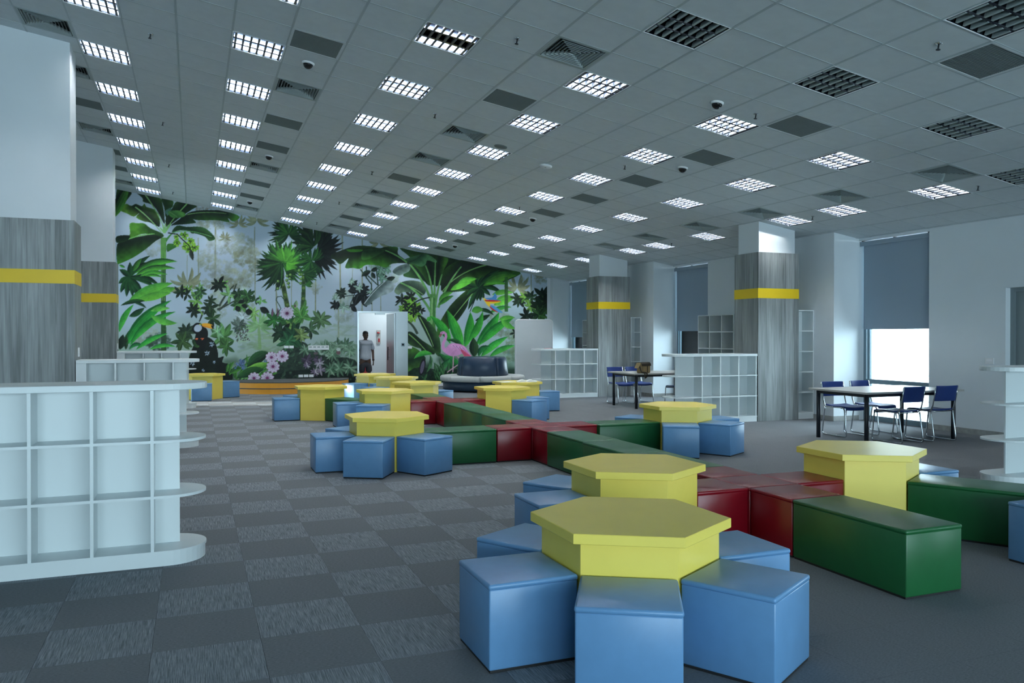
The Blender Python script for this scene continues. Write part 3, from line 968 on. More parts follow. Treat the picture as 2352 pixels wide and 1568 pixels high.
TB = {
    'T1': (2.068, 3.593, 30, 'yellow hexagonal table nearest the viewer', 'the nearest yellow table'),
    'T2': (2.95, 5.06, 30, 'yellow hexagonal table left of the nearest red cross', 'the second nearest yellow table'),
    'T9': (5.08, 5.06, 30, 'yellow hexagonal table right of the nearest red cross', 'the yellow table right of near red cross'),
    'T3': (2.085, 9.22, 30, 'yellow hexagonal table left of the middle red cross', 'the yellow table left of middle red cross'),
    'T6': (6.015, 9.17, 30, 'yellow hexagonal table right of the middle red cross', 'the yellow table right of middle red cross'),
    'T5': (3.025, 13.5, 30, 'yellow hexagonal table left of the farthest red cross', 'the yellow table left of far red cross'),
    'T7': (5.155, 13.5, 30, 'yellow hexagonal table right of the farthest red cross', 'the yellow table right of far red cross'),
    'T4': (2.168, 14.985, 30, 'yellow hexagonal table in front of the orange stage', 'the yellow table before orange stage'),
    'T8': (6.03, 14.93, 30, 'yellow hexagonal table with white papers on it', 'the yellow table with papers'),
    'T10': (4.13, 15.56, 0, 'yellow hexagonal table closing the far end of benches', 'the yellow table ending the benches'),
    'T11': (4.205, 17.62, 0, 'middle one of three yellow tables lined up before doorway', 'the middle yellow table before doorway'),
    'T12': (4.07, 19.236, 0, 'yellow hexagonal table closest to the doorway', 'the yellow table closest to doorway'),
    'T13': (0.214, 20.75, 57, 'yellow hexagonal table at far left beyond the bookcases', 'the far left yellow table'),
}
for k_, (x, y, a0, lab, _) in TB.items(): hextable(x, y, a0, lab)
SIDE = {0: 'right of', 60: 'right rear of', 120: 'left rear of', 180: 'left of', 240: 'front left of', 300: 'front right of', 30: 'right of', 330: 'front right of', 210: 'left of', 270: 'in front of', 150: 'left rear of', 27: 'right of', 267: 'in front of'}
for k_, angs in (('T1', (0, 120, 180, 240, 300)), ('T2', (120, 180)), ('T9', (0,)), ('T3', (120, 180, 240, 300)), ('T6', (0, 120, 240, 300)), ('T5', (180, 240)),
                 ('T4', (120, 180)), ('T7', (0, 300)), ('T8', (0,)), ('T10', (30,)), ('T11', (210,)), ('T12', (210, 270)), ('T13', (27, 267))):
    x, y, a0, _, nm = TB[k_]
    for a in angs:
        dd = 0.395 + 0.225
        cube(x + dd * math.cos(R(a)), y + dd * math.sin(R(a)), a, 'blue', 'blue vinyl cube stool %s %s' % (SIDE[a], nm))
cube(5.94 - 0.615, 3.58, 180, 'blue', 'blue vinyl cube stool cut by the right picture edge')
for nm, cx, cy in (('nearest', 4.015, 5.06), ('middle', 4.05, 9.22), ('farthest', 4.09, 13.5)):
    cube(cx, cy, 0, 'red', 'red vinyl cube at centre of the %s red cross' % nm)
    for dx, dy, w_ in ((-0.45, 0, 'left'), (0.45, 0, 'right'), (0, -0.45, 'front'), (0, 0.45, 'rear')):
        cube(cx + dx, cy + dy, 0, 'red', 'red vinyl cube, %s arm of the %s red cross' % (w_, nm))
bench(4.015, 3.91, 90, 0.95, 'green vinyl bench in front of the nearest red cross')
for k in range(3):
    bench(4.015 + 0.035 * (k + 0.5) / 3, 5.735 + 0.9367 * (k + 0.5), 90, 0.936, 'green vinyl bench, %s behind the nearest red cross' % NTH[k])
    bench(4.05 + 0.04 * (k + 0.5) / 3, 9.895 + 0.9767 * (k + 0.5), 90, 0.976, 'green vinyl bench, %s behind the middle red cross' % NTH[k])
bench(4.11, 14.64, 90, 0.936, 'green vinyl bench behind the farthest red cross')
bench((2.085 + 0.39 + 4.05 - 0.675) / 2, 9.22, 0, 0.90, 'green vinyl bench left of the middle red cross')
bench((6.015 - 0.39 + 4.05 + 0.675) / 2, 9.175, 0, 0.895, 'green vinyl bench right of the middle red cross')
for (x0, y0, ang, lab) in ((3.025, 13.5, 120, 'green vinyl bench joining two yellow tables before the stage'), (5.08, 5.06, 300, 'green vinyl bench running right from the table at right')):
    bench(x0 + 0.8575 * math.cos(R(ang)), y0 + 0.8575 * math.sin(R(ang)), ang, 0.93, lab)

# papers on the table with papers
def sheet(x, y, z, w, d, ang, label, h=0.004):
    tag(MB().box(-w / 2, w / 2, -d / 2, d / 2, 0, h).build('paper_sheet', 'paper', loc=(x, y, z)), label, 'paper').rotation_euler[2] = R(ang)


sheet(5.74, 14.80, 0.6025, 0.30, 0.21, 25, 'loose white paper at left on the yellow table', 0.006)
tb_ = thing('open_book', 'white open booklet standing slightly raised on yellow table', 'booklet', (6.15, 14.74, 0.6025), (0, 0, R(-18)))
for s in (-1, 1):
    mb = MB(); n = 7
    rings = []
    for k in range(n):
        f_ = k / (n - 1)
        x_ = s * 0.20 * f_; z_ = 0.012 + 0.035 * math.sin(math.pi * min(1, f_ * 1.15)) * (1 - 0.3 * f_)
        rings.append([(x_, -0.13, 0.0 if k else 0.004), (x_, 0.13, 0.0 if k else 0.004), (x_, 0.13, z_), (x_, -0.13, z_)])
    mb.loops(rings if s > 0 else [r[::-1] for r in rings]); mb.build('page_block', 'paper', tb_)
sheet(6.37, 15.0, 0.6025, 0.28, 0.2, 40, 'grey-white paper at right rear of the yellow table', 0.003)

# ---------------------------------------------------------------- stage
SX, SR_ = 2.4, 1.75


def dpts(r_, n=40):
    return [(SX + r_ * math.cos(R(180 + 180 * k / n)), YF - 0.006 + r_ * math.sin(R(180 + 180 * k / n))) for k in range(n + 1)]


st = thing('stage', 'low half-round grey stage with orange risers before mural', 'stage', (0, 0, 0))
MB().prism(dpts(SR_ + 0.04), 0.0, 0.128).build('lower_riser', 'orange_riser', st)
MB().prism(dpts(SR_ + 0.05), 0.128, 0.150).build('lower_tread', 'stage_carpet', st)
MB().prism(dpts(SR_), 0.150, 0.283).build('upper_riser', 'orange_riser', st)
MB().prism(dpts(SR_ + 0.008), 0.283, 0.305).build('stage_top', 'stage_carpet', st)
t = thing('bottle', 'small bottle standing on floor right of the stage', 'bottle', (4.32, 22.95, 0.0))
MB().lathe([(0.038, 0), (0.04, 0.02), (0.04, 0.21), (0.03, 0.25), (0.016, 0.275), (0.016, 0.30)], 14).build('body', 'bottle_plastic', t, True)
MB().lathe([(0.019, 0.298), (0.019, 0.33), (0.004, 0.332)], 12).build('cap', 'white_plastic', t, True)
MB().lathe([(0.0408, 0.09), (0.0408, 0.18)], 14).build('label_band', 'paper', t, True)

# ---------------------------------------------------------------- round sofa
so = thing('round_sofa', 'round navy sofa with grey seat ring and central backrest', 'sofa', (7.5, 21.15, 0))


def ring_sector(r0, r1, z0, z1, a0, a1, e, n=12, taper=0.0):
    mb = MB(); rings = []
    prof = [(r0 + e, z0), (r1 - e, z0), (r1, z0 + e), (r1 - taper, z1 - e), (r1 - taper - e, z1), (r0 + e, z1), (r0, z1 - e), (r0, z0 + e)]
    for k in range(n + 1):
        a = R(a0 + (a1 - a0) * k / n)
        rings.append([(r_ * math.cos(a), r_ * math.sin(a), z) for r_, z in prof])
    mb.loops([r[::-1] for r in rings])
    return mb


MB().lathe([(1.06, 0.03), (1.10, 0.05), (1.10, 0.275)], 40).build('base', 'vinyl_navy', so, True)
for k in range(8):
    ring_sector(0.55, 1.18, 0.275, 0.42, 22 + 45 * k + 0.4, 22 + 45 * (k + 1) - 0.4, 0.03, 8).build('seat_cushion', 'fabric_grey', so, True)
for a0, a1 in ((195, 283), (285, 373), (15, 103), (105, 193)):
    ring_sector(0.12, 0.72, 0.40, 0.93, a0 + 0.6, a1 - 0.2, 0.045, 14, 0.055).build('backrest', 'vinyl_navy', so, True)

# ---------------------------------------------------------------- whiteboard
wb = thing('whiteboard', 'tall white rounded board standing in the far right corner', 'whiteboard', (9.62, 22.45, 0), (0, 0, R(-4)))
pts = []
for cx, cz, a0 in ((0.50, 1.90, 0), (-0.50, 1.90, 90), (-0.50, 0.16, 180), (0.50, 0.16, 270)):
    for k in range(6):
        a = R(a0 + 90 * k / 5); pts.append((cx + 0.09 * math.cos(a), cz + 0.09 * math.sin(a)))
mb = MB(); mb.loops([[(x, -0.02, z) for x, z in pts], [(x, 0.02, z) for x, z in pts]]); mb.build('board', 'whiteboard', wb)
mb = MB(); mb.tube([(x * 1.0, 0.0, z) for x, z in pts], 0.028, 8, closed=True); mb.build('rim', 'white_plastic', wb, True)
for s in (-1, 1):
    MB().box(s * 0.4 - 0.03, s * 0.4 + 0.03, -0.22, 0.22, 0.0, 0.05).build('foot', 'white_plastic', wb, bevel=0.01)
    MB().box(s * 0.4 - 0.02, s * 0.4 + 0.02, -0.018, 0.018, 0.05, 0.1).build('leg', 'white_plastic', wb)

# ---------------------------------------------------------------- study tables and chairs
def study_table(label, x0, x1, y0, y1, h=0.735):
    t = thing('study_table', label, 'table', ((x0 + x1) / 2, (y0 + y1) / 2, 0), group='study tables by the windows')
    w, d = (x1 - x0) / 2, (y1 - y0) / 2
    MB().box(-w, w, -d, d, h - 0.028, h).build('tabletop', 'desk_top', t, bevel=0.003)
    MB().box(-w + 0.10, w - 0.10, -d + 0.08, -d + 0.11, h - 0.075, h - 0.028).box(-w + 0.10, w - 0.10, d - 0.11, d - 0.08, h - 0.075, h - 0.028).box(-w + 0.08, -w + 0.11, -d + 0.08, d - 0.08, h - 0.075, h - 0.028).box(w - 0.11, w - 0.08, -d + 0.08, d - 0.08, h - 0.075, h - 0.028).build('under_frame', 'dark_metal', t)
    for sx in (-1, 1):
        for sy in (-1, 1):
            MB().tube([(sx * (w - 0.10), sy * (d - 0.10), 0.0), (sx * (w - 0.10), sy * (d - 0.10), h - 0.03)], 0.03, 12).build('leg', 'dark_metal', t, True)
    return t


study_table('study table with dark legs at the nearest window', 8.59, 10.45, 8.46, 9.58)
study_table('study table with a canvas bag on it, between columns', 8.45, 10.22, 14.46, 15.62)


def arc_pts(p, q, r_, n=4):
    return p


def chair_meshes():
    tubes = []
    for s in (-1, 1):
        x = s * 0.205
        pth = [(x, 0.285, 0.80), (x, 0.265, 0.68), (x, 0.232, 0.52), (x, 0.205, 0.455), (x, 0.17, 0.435), (x, 0.0, 0.437), (x, -0.17, 0.442), (x, -0.205, 0.43), (x, -0.222, 0.40),
               (x, -0.245, 0.20), (x, -0.262, 0.05), (x, -0.258, 0.02), (x, -0.235, 0.012), (x, 0.0, 0.012), (x, 0.225, 0.012), (x, 0.255, 0.022), (x, 0.258, 0.05), (x, 0.235, 0.20), (x, 0.205, 0.40), (x, 0.198, 0.435)]
        tubes.append(MB().tube(pth, 0.0105, 8).mesh('side_frame', 'chrome', True))
    cr = MB().tube([(-0.205, 0.175, 0.43), (0.205, 0.175, 0.43)], 0.008, 6).tube([(-0.205, -0.15, 0.43), (0.205, -0.15, 0.43)], 0.008, 6).mesh('cross_bar', 'chrome', True)
    # seat: gently dished slab, front edge rolled down
    seat = MB(); rings = []
    prof = [(-0.245, 0.415), (-0.235, 0.438), (-0.19, 0.452), (-0.10, 0.450), (0.0, 0.446), (0.10, 0.448), (0.17, 0.455), (0.195, 0.462)]
    nx = 8
    top = [[(-0.195 + 0.39 * i / nx, y, z + 0.010 * (abs(i / nx - 0.5) * 2) ** 2) for y, z in prof] for i in range(nx + 1)]
    rings = []
    for i in range(nx + 1):
        up = top[i]; dn = [(p[0], p[1], p[2] - 0.018) for p in reversed(up)]
        rings.append(up + dn)
    seat.loops(rings)
    back = MB(); rings = []
    for i in range(nx + 1):
        f_ = i / nx - 0.5
        x = 0.40 * f_
        b_ = 0.035 * (1 - (2 * f_) ** 2)
        fr_, bk_ = [], []
        for z in (0.585, 0.60, 0.70, 0.79, 0.805):
            y = 0.235 + (z - 0.55) * 0.20 + b_
            fr_.append((x, y - 0.006, z)); bk_.append((x, y + 0.010, z))
        rings.append(fr_ + bk_[::-1])
    back.loops(rings)
    return tubes, cr, seat.mesh('seat', 'chair_blue', True), back.mesh('backrest', 'chair_blue', True)


CHM = chair_meshes()


def chair(x, y, ang, label):
    t = thing('sled_chair', label, 'chair', (x, y, 0), (0, 0, R(ang)), 'blue chairs with chrome sled frames')
    for me in CHM[0]: link('side_frame', me, t)
    link('cross_bar', CHM[1], t); link('seat', CHM[2], t); link('backrest', CHM[3], t)
    return t


# local -y is the front of a chair; near-side chairs face +Y (towards table)
chair(9.37, 8.66, 182, 'blue chrome chair at viewer side, left, of nearest-window table')
chair(10.02, 8.67, 178, 'blue chrome chair at viewer side, right, of nearest-window table')
chair(9.22, 9.50, -3, 'blue chrome chair tucked far side, left, of nearest-window table')
chair(9.86, 9.56, 4, 'blue chrome chair tucked far side, right, of nearest-window table')
chair(8.93, 15.90, 0, 'blue chrome chair behind the canvas bag at far table')
chair(9.42, 15.92, 3, 'blue chrome chair right of canvas bag, far table rear side')
chair(9.60, 14.55, 181, 'blue chrome chair on viewer side of the far study table')

# canvas bag
bg_ = thing('messenger_bag', 'tan canvas messenger bag with flap open on study table', 'bag', (8.78, 14.66, 0.7352), (0, 0, R(12)))
rbox(0.27, 0.15, 0.215, 0.025, 0.0, 3).build('bag_body', 'canvas_tan', bg_, True)
mb = MB(); rings = []
for k, (y, z) in enumerate(((0.07, 0.214), (0.0, 0.222), (-0.05, 0.222), (-0.085, 0.19), (-0.09, 0.15))):
    rings.append([(0.13, y, z), (-0.13, y, z), (-0.13, y, z + 0.006), (0.13, y, z + 0.006)])
mb.loops(rings); mb.build('top_edge', 'canvas_dark', bg_)
mb = MB(); mb.loops([[(-0.135, -0.06, 0.20), (-0.135, 0.07, 0.20), (-0.13, 0.07, 0.215), (-0.13, -0.06, 0.215)], [(-0.19, -0.07, 0.13), (-0.19, 0.06, 0.13), (-0.18, 0.06, 0.14), (-0.18, -0.07, 0.14)], [(-0.215, -0.05, 0.105), (-0.215, 0.05, 0.105), (-0.205, 0.05, 0.11), (-0.205, -0.05, 0.11)]])
mb.build('flap', 'canvas_tan', bg_)
MB().box(0.03, 0.05, -0.079, -0.074, 0.01, 0.18).build('front_strap', 'canvas_dark', bg_)
MB().box(-0.09, 0.02, -0.086, -0.072, 0.02, 0.13).build('front_pocket', 'canvas_tan', bg_, bevel=0.004)
MB().tube([(-0.135, 0.0, 0.19), (-0.145, -0.06, 0.10), (-0.15, -0.10, 0.03), (-0.16, -0.15, 0.018), (-0.18, -0.235, 0.012), (-0.20, -0.262, -0.06), (-0.19, -0.262, -0.09), (-0.16, -0.262, -0.07), (-0.13, -0.25, 0.0), (-0.12, -0.19, 0.018), (-0.125, -0.10, 0.02)], 0.014, 8).build('shoulder_strap', 'canvas_dark', bg_, True)

# ---------------------------------------------------------------- man in the doorway
def skin_mesh(name, verts, edges, radii, mat, parent, root=0, sub=2):
    me = bpy.data.meshes.new(name); me.from_pydata(verts, edges, [])
    me.materials.append(MATS[mat])
    o = bpy.data.objects.new(name, me); COL.objects.link(o)
    o.parent = parent
    m = o.modifiers.new('skin', 'SKIN'); m.use_smooth_shade = True
    sv = me.skin_vertices[0].data
    for i, r_ in enumerate(radii):
        sv[i].radius = r_ if isinstance(r_, tuple) else (r_, r_)
    sv[root].use_root = True
    s = o.modifiers.new('sub', 'SUBSURF'); s.levels = sub; s.render_levels = sub
    return o


man = thing('person', 'person in grey polo shirt and dark shorts standing in doorway', 'person', (4.735, YF + 0.33, 0), (0, 0, R(4)))
bv = [(0, 0, 0.86), (0, 0, 1.05), (0, 0.0, 1.22), (0, 0.0, 1.335), (0, -0.01, 1.40), (0, -0.025, 1.46),
      (0.17, 0, 1.305), (0.225, 0.0, 1.06), (0.225, -0.05, 0.83), (0.222, -0.07, 0.765),
      (-0.17, 0, 1.305), (-0.225, 0.0, 1.06), (-0.225, -0.05, 0.83), (-0.222, -0.07, 0.765),
      (0.095, 0, 0.80), (0.105, -0.02, 0.46), (0.11, 0.01, 0.09), (0.115, -0.14, 0.035),
      (-0.095, 0, 0.80), (-0.11, 0.01, 0.46), (-0.115, 0.04, 0.09), (-0.125, -0.11, 0.035)]
be = [(0, 1), (1, 2), (2, 3), (3, 4), (4, 5), (3, 6), (6, 7), (7, 8), (8, 9), (3, 10), (10, 11), (11, 12), (12, 13), (0, 14), (14, 15), (15, 16), (16, 17), (0, 18), (18, 19), (19, 20), (20, 21)]
brd = [(0.14, 0.10), (0.14, 0.10), (0.15, 0.105), (0.11, 0.085), 0.05, 0.05, 0.06, 0.043, 0.032, 0.028, 0.06, 0.043, 0.032, 0.028, (0.085, 0.085), 0.056, 0.036, 0.034, (0.085, 0.085), 0.056, 0.036, 0.034]
skin_mesh('body', bv, be, brd, 'skin', man)
# hands: palm and five separate fingers each
for s in (1, -1):
    hv = [(s * 0.222, -0.07, 0.775), (s * 0.220, -0.078, 0.735), (s * 0.218, -0.085, 0.70)]
    hand = skin_mesh('hand', hv, [(0, 1), (1, 2)], [(0.024, 0.03), (0.018, 0.038), (0.016, 0.038)], 'skin', man, 1, 1)
    for k, (dy, ln) in enumerate(((-0.030, 0.066), (-0.011, 0.074), (0.009, 0.070), (0.027, 0.056))):
        fv = [(s * 0.218, -0.085 + dy, 0.705), (s * 0.214, -0.088 + dy, 0.70 - ln * 0.5), (s * 0.200, -0.086 + dy, 0.70 - ln * 0.95)]
        skin_mesh('finger', fv, [(0, 1), (1, 2)], [0.009, 0.0085, 0.007], 'skin', hand, 0, 1)
    tv = [(s * 0.214, -0.105, 0.745), (s * 0.200, -0.128, 0.715), (s * 0.192, -0.130, 0.685)]
    skin_mesh('thumb', tv, [(0, 1), (1, 2)], [0.011, 0.010, 0.008], 'skin', hand, 0, 1)
# head
hd = MB(); rings = []
for z, rx, ry, oy in ((1.425, 0.040, 0.042, -0.035), (1.445, 0.058, 0.066, -0.038), (1.475, 0.066, 0.080, -0.033), (1.51, 0.072, 0.088, -0.026), (1.55, 0.076, 0.094, -0.02), (1.59, 0.075, 0.092, -0.016), (1.62, 0.064, 0.078, -0.012), (1.64, 0.040, 0.05, -0.01), (1.648, 0.012, 0.015, -0.01)):
    rings.append([(rx * math.cos(2 * math.pi * k / 20), oy + ry * math.sin(2 * math.pi * k / 20), z) for k in range(20)])
hd.loops(rings); head = hd.build('head', 'skin', man, True)
mb = MB(); mb.loops([[(-0.012, -0.108, 1.535), (0.012, -0.108, 1.535), (0.006, -0.10, 1.54), (-0.006, -0.10, 1.54)], [(-0.016, -0.128, 1.498), (0.016, -0.128, 1.498), (0.014, -0.10, 1.498), (-0.014, -0.10, 1.498)]])
mb.build('nose', 'skin', head)
for s in (-1, 1):
    MB().lathe([(0.0095, -0.004), (0.0095, 0.004), (0.002, 0.006)], 10).build('eye', 'black_gloss', head, True, loc=(s * 0.03, -0.108, 1.54)).rotation_euler = (R(90), 0, 0)
    MB().lathe([(0.004, -0.025), (0.012, -0.012), (0.013, 0.008), (0.005, 0.022)], 8).build('ear', 'skin', head, True, loc=(s * 0.076, -0.015, 1.525))
MB().box(-0.022, 0.022, -0.122, -0.105, 1.468, 1.476).build('mouth', 'canvas_dark', head)
hr = MB(); rings = []
for z, rx, ry, oy in ((1.53, 0.074, 0.075, 0.004), (1.56, 0.081, 0.095, -0.006), (1.595, 0.082, 0.100, -0.012), (1.625, 0.072, 0.088, -0.010), (1.648, 0.050, 0.062, -0.006), (1.66, 0.016, 0.02, -0.004)):
    rings.append([(rx * math.cos(2 * math.pi * k / 20), oy + ry * math.sin(2 * math.pi * k / 20), z) for k in range(20)])
hr.loops(rings); hr.build('hair', 'hair', man, True)
# polo shirt
sh = [(0, 0, 0.76), (0, 0, 0.95), (0, 0, 1.12), (0, 0, 1.25), (0, 0.005, 1.335), (0.15, 0.0, 1.315), (0.21, 0.0, 1.20), (0.235, 0.0, 1.08), (-0.15, 0.0, 1.315), (-0.21, 0.0, 1.20), (-0.235, 0.0, 1.08), (0, 0.0, 1.39)]
skin_mesh('polo_shirt', sh, [(0, 1), (1, 2), (2, 3), (3, 4), (4, 5), (5, 6), (6, 7), (4, 8), (8, 9), (9, 10), (4, 11)],
          [(0.205, 0.135), (0.19, 0.13), (0.185, 0.13), (0.185, 0.13), (0.13, 0.10), (0.085, 0.085), (0.075, 0.07), (0.072, 0.066), (0.085, 0.085), (0.075, 0.07), (0.072, 0.066), (0.062, 0.065)], 'polo_grey', man, 2)
skin_mesh('shorts', [(0, 0, 0.80), (0, 0, 0.70), (0.10, -0.005, 0.66), (0.105, -0.015, 0.42), (-0.10, 0.0, 0.66), (-0.108, 0.01, 0.42)], [(0, 1), (1, 2), (2, 3), (1, 4), (4, 5)],
          [(0.175, 0.12), (0.17, 0.12), (0.105, 0.105), (0.10, 0.10), (0.105, 0.105), (0.10, 0.10)], 'shorts_dark', man, 0)
MB().lathe([(0.036, -0.012), (0.038, 0.0), (0.036, 0.012)], 12).build('wristwatch', 'black_gloss', man, True, loc=(0.222, -0.062, 0.80))

# ---------------------------------------------------------------- mural: a flat print, painted into a colour attribute of the wall covering
def build_mural():
    rng = np.random.default_rng(11)
    X0, X1, Z1, CS = -5.0, 10.49, 5.72, 0.0135
    SS = 2
    c2 = CS / SS
    W, Hh = int((X1 - X0) / c2), int(Z1 / c2)
    yaw, pit = 0.37742, -0.0071
    cyw, syw = math.cos(yaw), math.sin(yaw)
    fwd = np.array([syw * math.cos(pit), cyw * math.cos(pit), math.sin(pit)]); rgt = np.array([cyw, -syw, 0.0]); upv = np.cross(rgt, fwd)

    def to(p):
        """photo pixel on the wall plane -> canvas column,row (row 0 = floor)"""
        d = fwd + rgt * (p[0] - 1176) / 1846.2 + upv * (784 - p[1]) / 1846.2
        k = YF / d[1]
        return ((d[0] * k - X0) / c2, (EYE + d[2] * k) / c2)
    img = np.zeros((Hh, W, 3), np.float32)

    def C(r, g, b): return np.array((r, g, b), np.float32)

    # smooth noise fields
    def noise(cell):
        h, w = Hh // cell + 3, W // cell + 3
        g = rng.random((h, w)).astype(np.float32)
        yi = np.arange(Hh) / cell; xi = np.arange(W) / cell
        y0 = yi.astype(int); x0 = xi.astype(int); fy = (yi - y0)[:, None]; fx = (xi - x0)[None, :]
        fy = fy * fy * (3 - 2 * fy); fx = fx * fx * (3 - 2 * fx)
        a = g[y0][:, x0]; b = g[y0][:, x0 + 1]; c = g[y0 + 1][:, x0]; d = g[y0 + 1][:, x0 + 1]
        return ((a * (1 - fx) + b * fx) * (1 - fy) + (c * (1 - fx) + d * fx) * fy).astype(np.float32)
    n1 = noise(90); n2 = noise(30); n3 = noise(10); n4 = noise(4)
    nz = 0.5 * n2 + 0.3 * n3 + 0.2 * n4

    # background: pale mist, greener and darker to the floor
    zz = (np.arange(Hh) * c2)[:, None, None]; xx = (X0 + np.arange(W) * c2)[None, :, None]
    mist = C(166, 183, 198); low = C(140, 163, 146)
    f = np.clip((2.3 - zz) / 1.6 + (n1[:, :, None] - 0.5) * 0.7, 0, 1)
    img[:] = mist * (1 - f) + low * f
    f = np.clip((1.05 - zz) / 0.9 + (n2[:, :, None] - 0.5) * 0.9, 0, 1)
    img[:] = img * (1 - f) + C(34, 56, 42) * f

    def region(P):
        P = np.asarray(P, np.float64)
        x0, x1 = int(max(P[:, 0].min() - 1, 0)), int(min(P[:, 0].max() + 2, W))
        y0, y1 = int(max(P[:, 1].min() - 1, 0)), int(min(P[:, 1].max() + 2, Hh))
        if x1 <= x0 or y1 <= y0: return None
        return x0, x1, y0, y1

    def inside(P, x0, x1, y0, y1):
        xs = np.arange(x0, x1) + 0.5; ys = np.arange(y0, y1) + 0.5
        m = np.zeros((y1 - y0, x1 - x0), bool)
        n = len(P)
        for i in range(n):
            ax, ay = P[i]; bx, by = P[(i + 1) % n]
            if ay == by: continue
            sel = (ys >= min(ay, by)) & (ys < max(ay, by))
            if not sel.any(): continue
            xc = ax + (ys[sel] - ay) * (bx - ax) / (by - ay)
            m[sel] ^= xs[None, :] < xc[:, None]
        return m

    def fillc(P, col, alpha=1.0, var=0.0):
        r = region(P)
        if r is None: return
        x0, x1, y0, y1 = r
        m = inside(P, *r)
        sub = img[y0:y1, x0:x1]
        c = np.broadcast_to(col, sub.shape)
        if var: c = c * (1 + var * (nz[y0:y1, x0:x1, None] - 0.5) * 2)
        sub[m] = sub[m] * (1 - alpha) + c[m] * alpha

    def smooth(P, n=3):
        P = [np.array(p, float) for p in P]; out = []; k = len(P)
        for i in range(k):
            a, b, c, d = P[i - 1], P[i], P[(i + 1) % k], P[(i + 2) % k]
            for t in np.linspace(0, 1, n, endpoint=False):
                out.append(0.5 * ((2 * b) + (c - a) * t + (2 * a - 5 * b + 4 * c - d) * t * t + (3 * b - a - 3 * c + d) * t ** 3))
        return out

    def bez(a, b, c, n):
        t = np.linspace(0, 1, n)[:, None]
        a, b, c = np.array(a, float), np.array(b, float), np.array(c, float)
        return (1 - t) ** 2 * a + 2 * t * (1 - t) * b + t * t * c

    def stroke(pts, w0, w1, col, alpha=1.0, var=0.0, n=8):
        """pts in photo px (2 or 3 = bezier, more = polyline); widths in photo px"""
        if len(pts) == 2: S = np.linspace(pts[0], pts[1], n)
        elif len(pts) == 3: S = bez(*pts, n + 4)
        else: S = np.array(pts, float)
        Lf, Rt = [], []
        k = len(S)
        for i in range(k):
            t = S[min(i + 1, k - 1)] - S[max(i - 1, 0)]; t = t / (np.hypot(*t) + 1e-9); q = np.array((-t[1], t[0]))
            w = (w0 + (w1 - w0) * i / (k - 1)) / 2
            Lf.append(to(S[i] + q * w)); Rt.append(to(S[i] - q * w))
        fillc(Lf + Rt[::-1], col, alpha, var)

    def blade(base, tip, width, bend=0.0, ca=(30, 90, 40), cb=(90, 170, 60), rib=None, n=10, peak=0.45, alpha=1.0):
        """long leaf: dark side ca, light side cb; bend = sideways bow as a fraction of its length"""
        a, b = np.array(base, float), np.array(tip, float); d = b - a; L_ = np.hypot(*d); q = np.array((-d[1], d[0])) / (L_ + 1e-9)
        S = bez(a, (a + b) / 2 + q * bend * L_, b, n)
        ca, cb = C(*ca), C(*cb)
        t = np.linspace(0, 1, n)
        pw = np.where(t < peak, np.sin(t / peak * math.pi / 2) ** 0.8, np.cos((t - peak) / (1 - peak) * math.pi / 2) ** 0.9) * width / 2
        E = []
        for i in range(n):
            tt = S[min(i + 1, n - 1)] - S[max(i - 1, 0)]; tt = tt / (np.hypot(*tt) + 1e-9); qq = np.array((-tt[1], tt[0]))
            E.append([to(S[i] + qq * pw[i] * s) for s in (-1, -0.5, 0, 0.5, 1)])
        for k in range(4):
            fr = (0.0, 0.45, 0.75, 1.0)[k]
            P = [E[i][k] for i in range(n)] + [E[i][k + 1] for i in range(n - 1, -1, -1)]
            fillc(P, ca * (1 - fr) + cb * fr, alpha, 0.22)
        if rib is not None:
            stroke([tuple(p) for p in S], max(width * 0.07, 0.8), 0.5, C(*rib), alpha)

    def big(pts, spine, dark=(14, 30, 18), light=(58, 112, 40), rib=(110, 160, 95), w=3.0, falloff=26.0, sm=3, seed=0):
        """broad banana leaf traced as an outline, dark along the midrib"""
        P = [to(p) for p in smooth(pts, sm)]
        r = region(P)
        if r is None: return
        x0, x1, y0, y1 = r
        m = inside(P, *r)
        gx, gy = np.meshgrid(np.arange(x0, x1), np.arange(y0, y1))
        dist = np.full(gx.shape, 1e9); along = np.zeros(gx.shape)
        S = [np.array(to(p)) for p in spine]; acc = 0
        for a, b in zip(S, S[1:]):
            d = b - a; L_ = np.hypot(*d) + 1e-6
            t = np.clip(((gx - a[0]) * d[0] + (gy - a[1]) * d[1]) / L_ ** 2, 0, 1)
            dd = np.hypot(gx - a[0] - t * d[0], gy - a[1] - t * d[1])
            al = acc + t * L_
            k = dd < dist; along[k] = al[k]; dist = np.minimum(dist, dd); acc += L_
        fo = falloff * 0.0125 / c2
        streak = np.sin(along / (7.0 + 2 * seed % 5) + 6 * n1[y0:y1, x0:x1]) * 0.5 + 0.5
        f = np.clip(dist / fo, 0, 1) ** 1.2 * (0.25 + 0.85 * n1[y0:y1, x0:x1] + 0.25 * streak * n2[y0:y1, x0:x1])
        f = np.clip(f, 0, 1)[:, :, None]
        c = (C(*dark) * (1 - f) + C(*light) * f) * (0.88 + 0.24 * n3[y0:y1, x0:x1, None])
        sub = img[y0:y1, x0:x1]; sub[m] = c[m]
        if rib is not None:
            stroke(list(spine), w, w * 0.5, C(*rib), 1.0, 0.1) if len(spine) != 3 else stroke([tuple(p) for p in spine], w, w * 0.5, C(*rib), 1.0, 0.1)

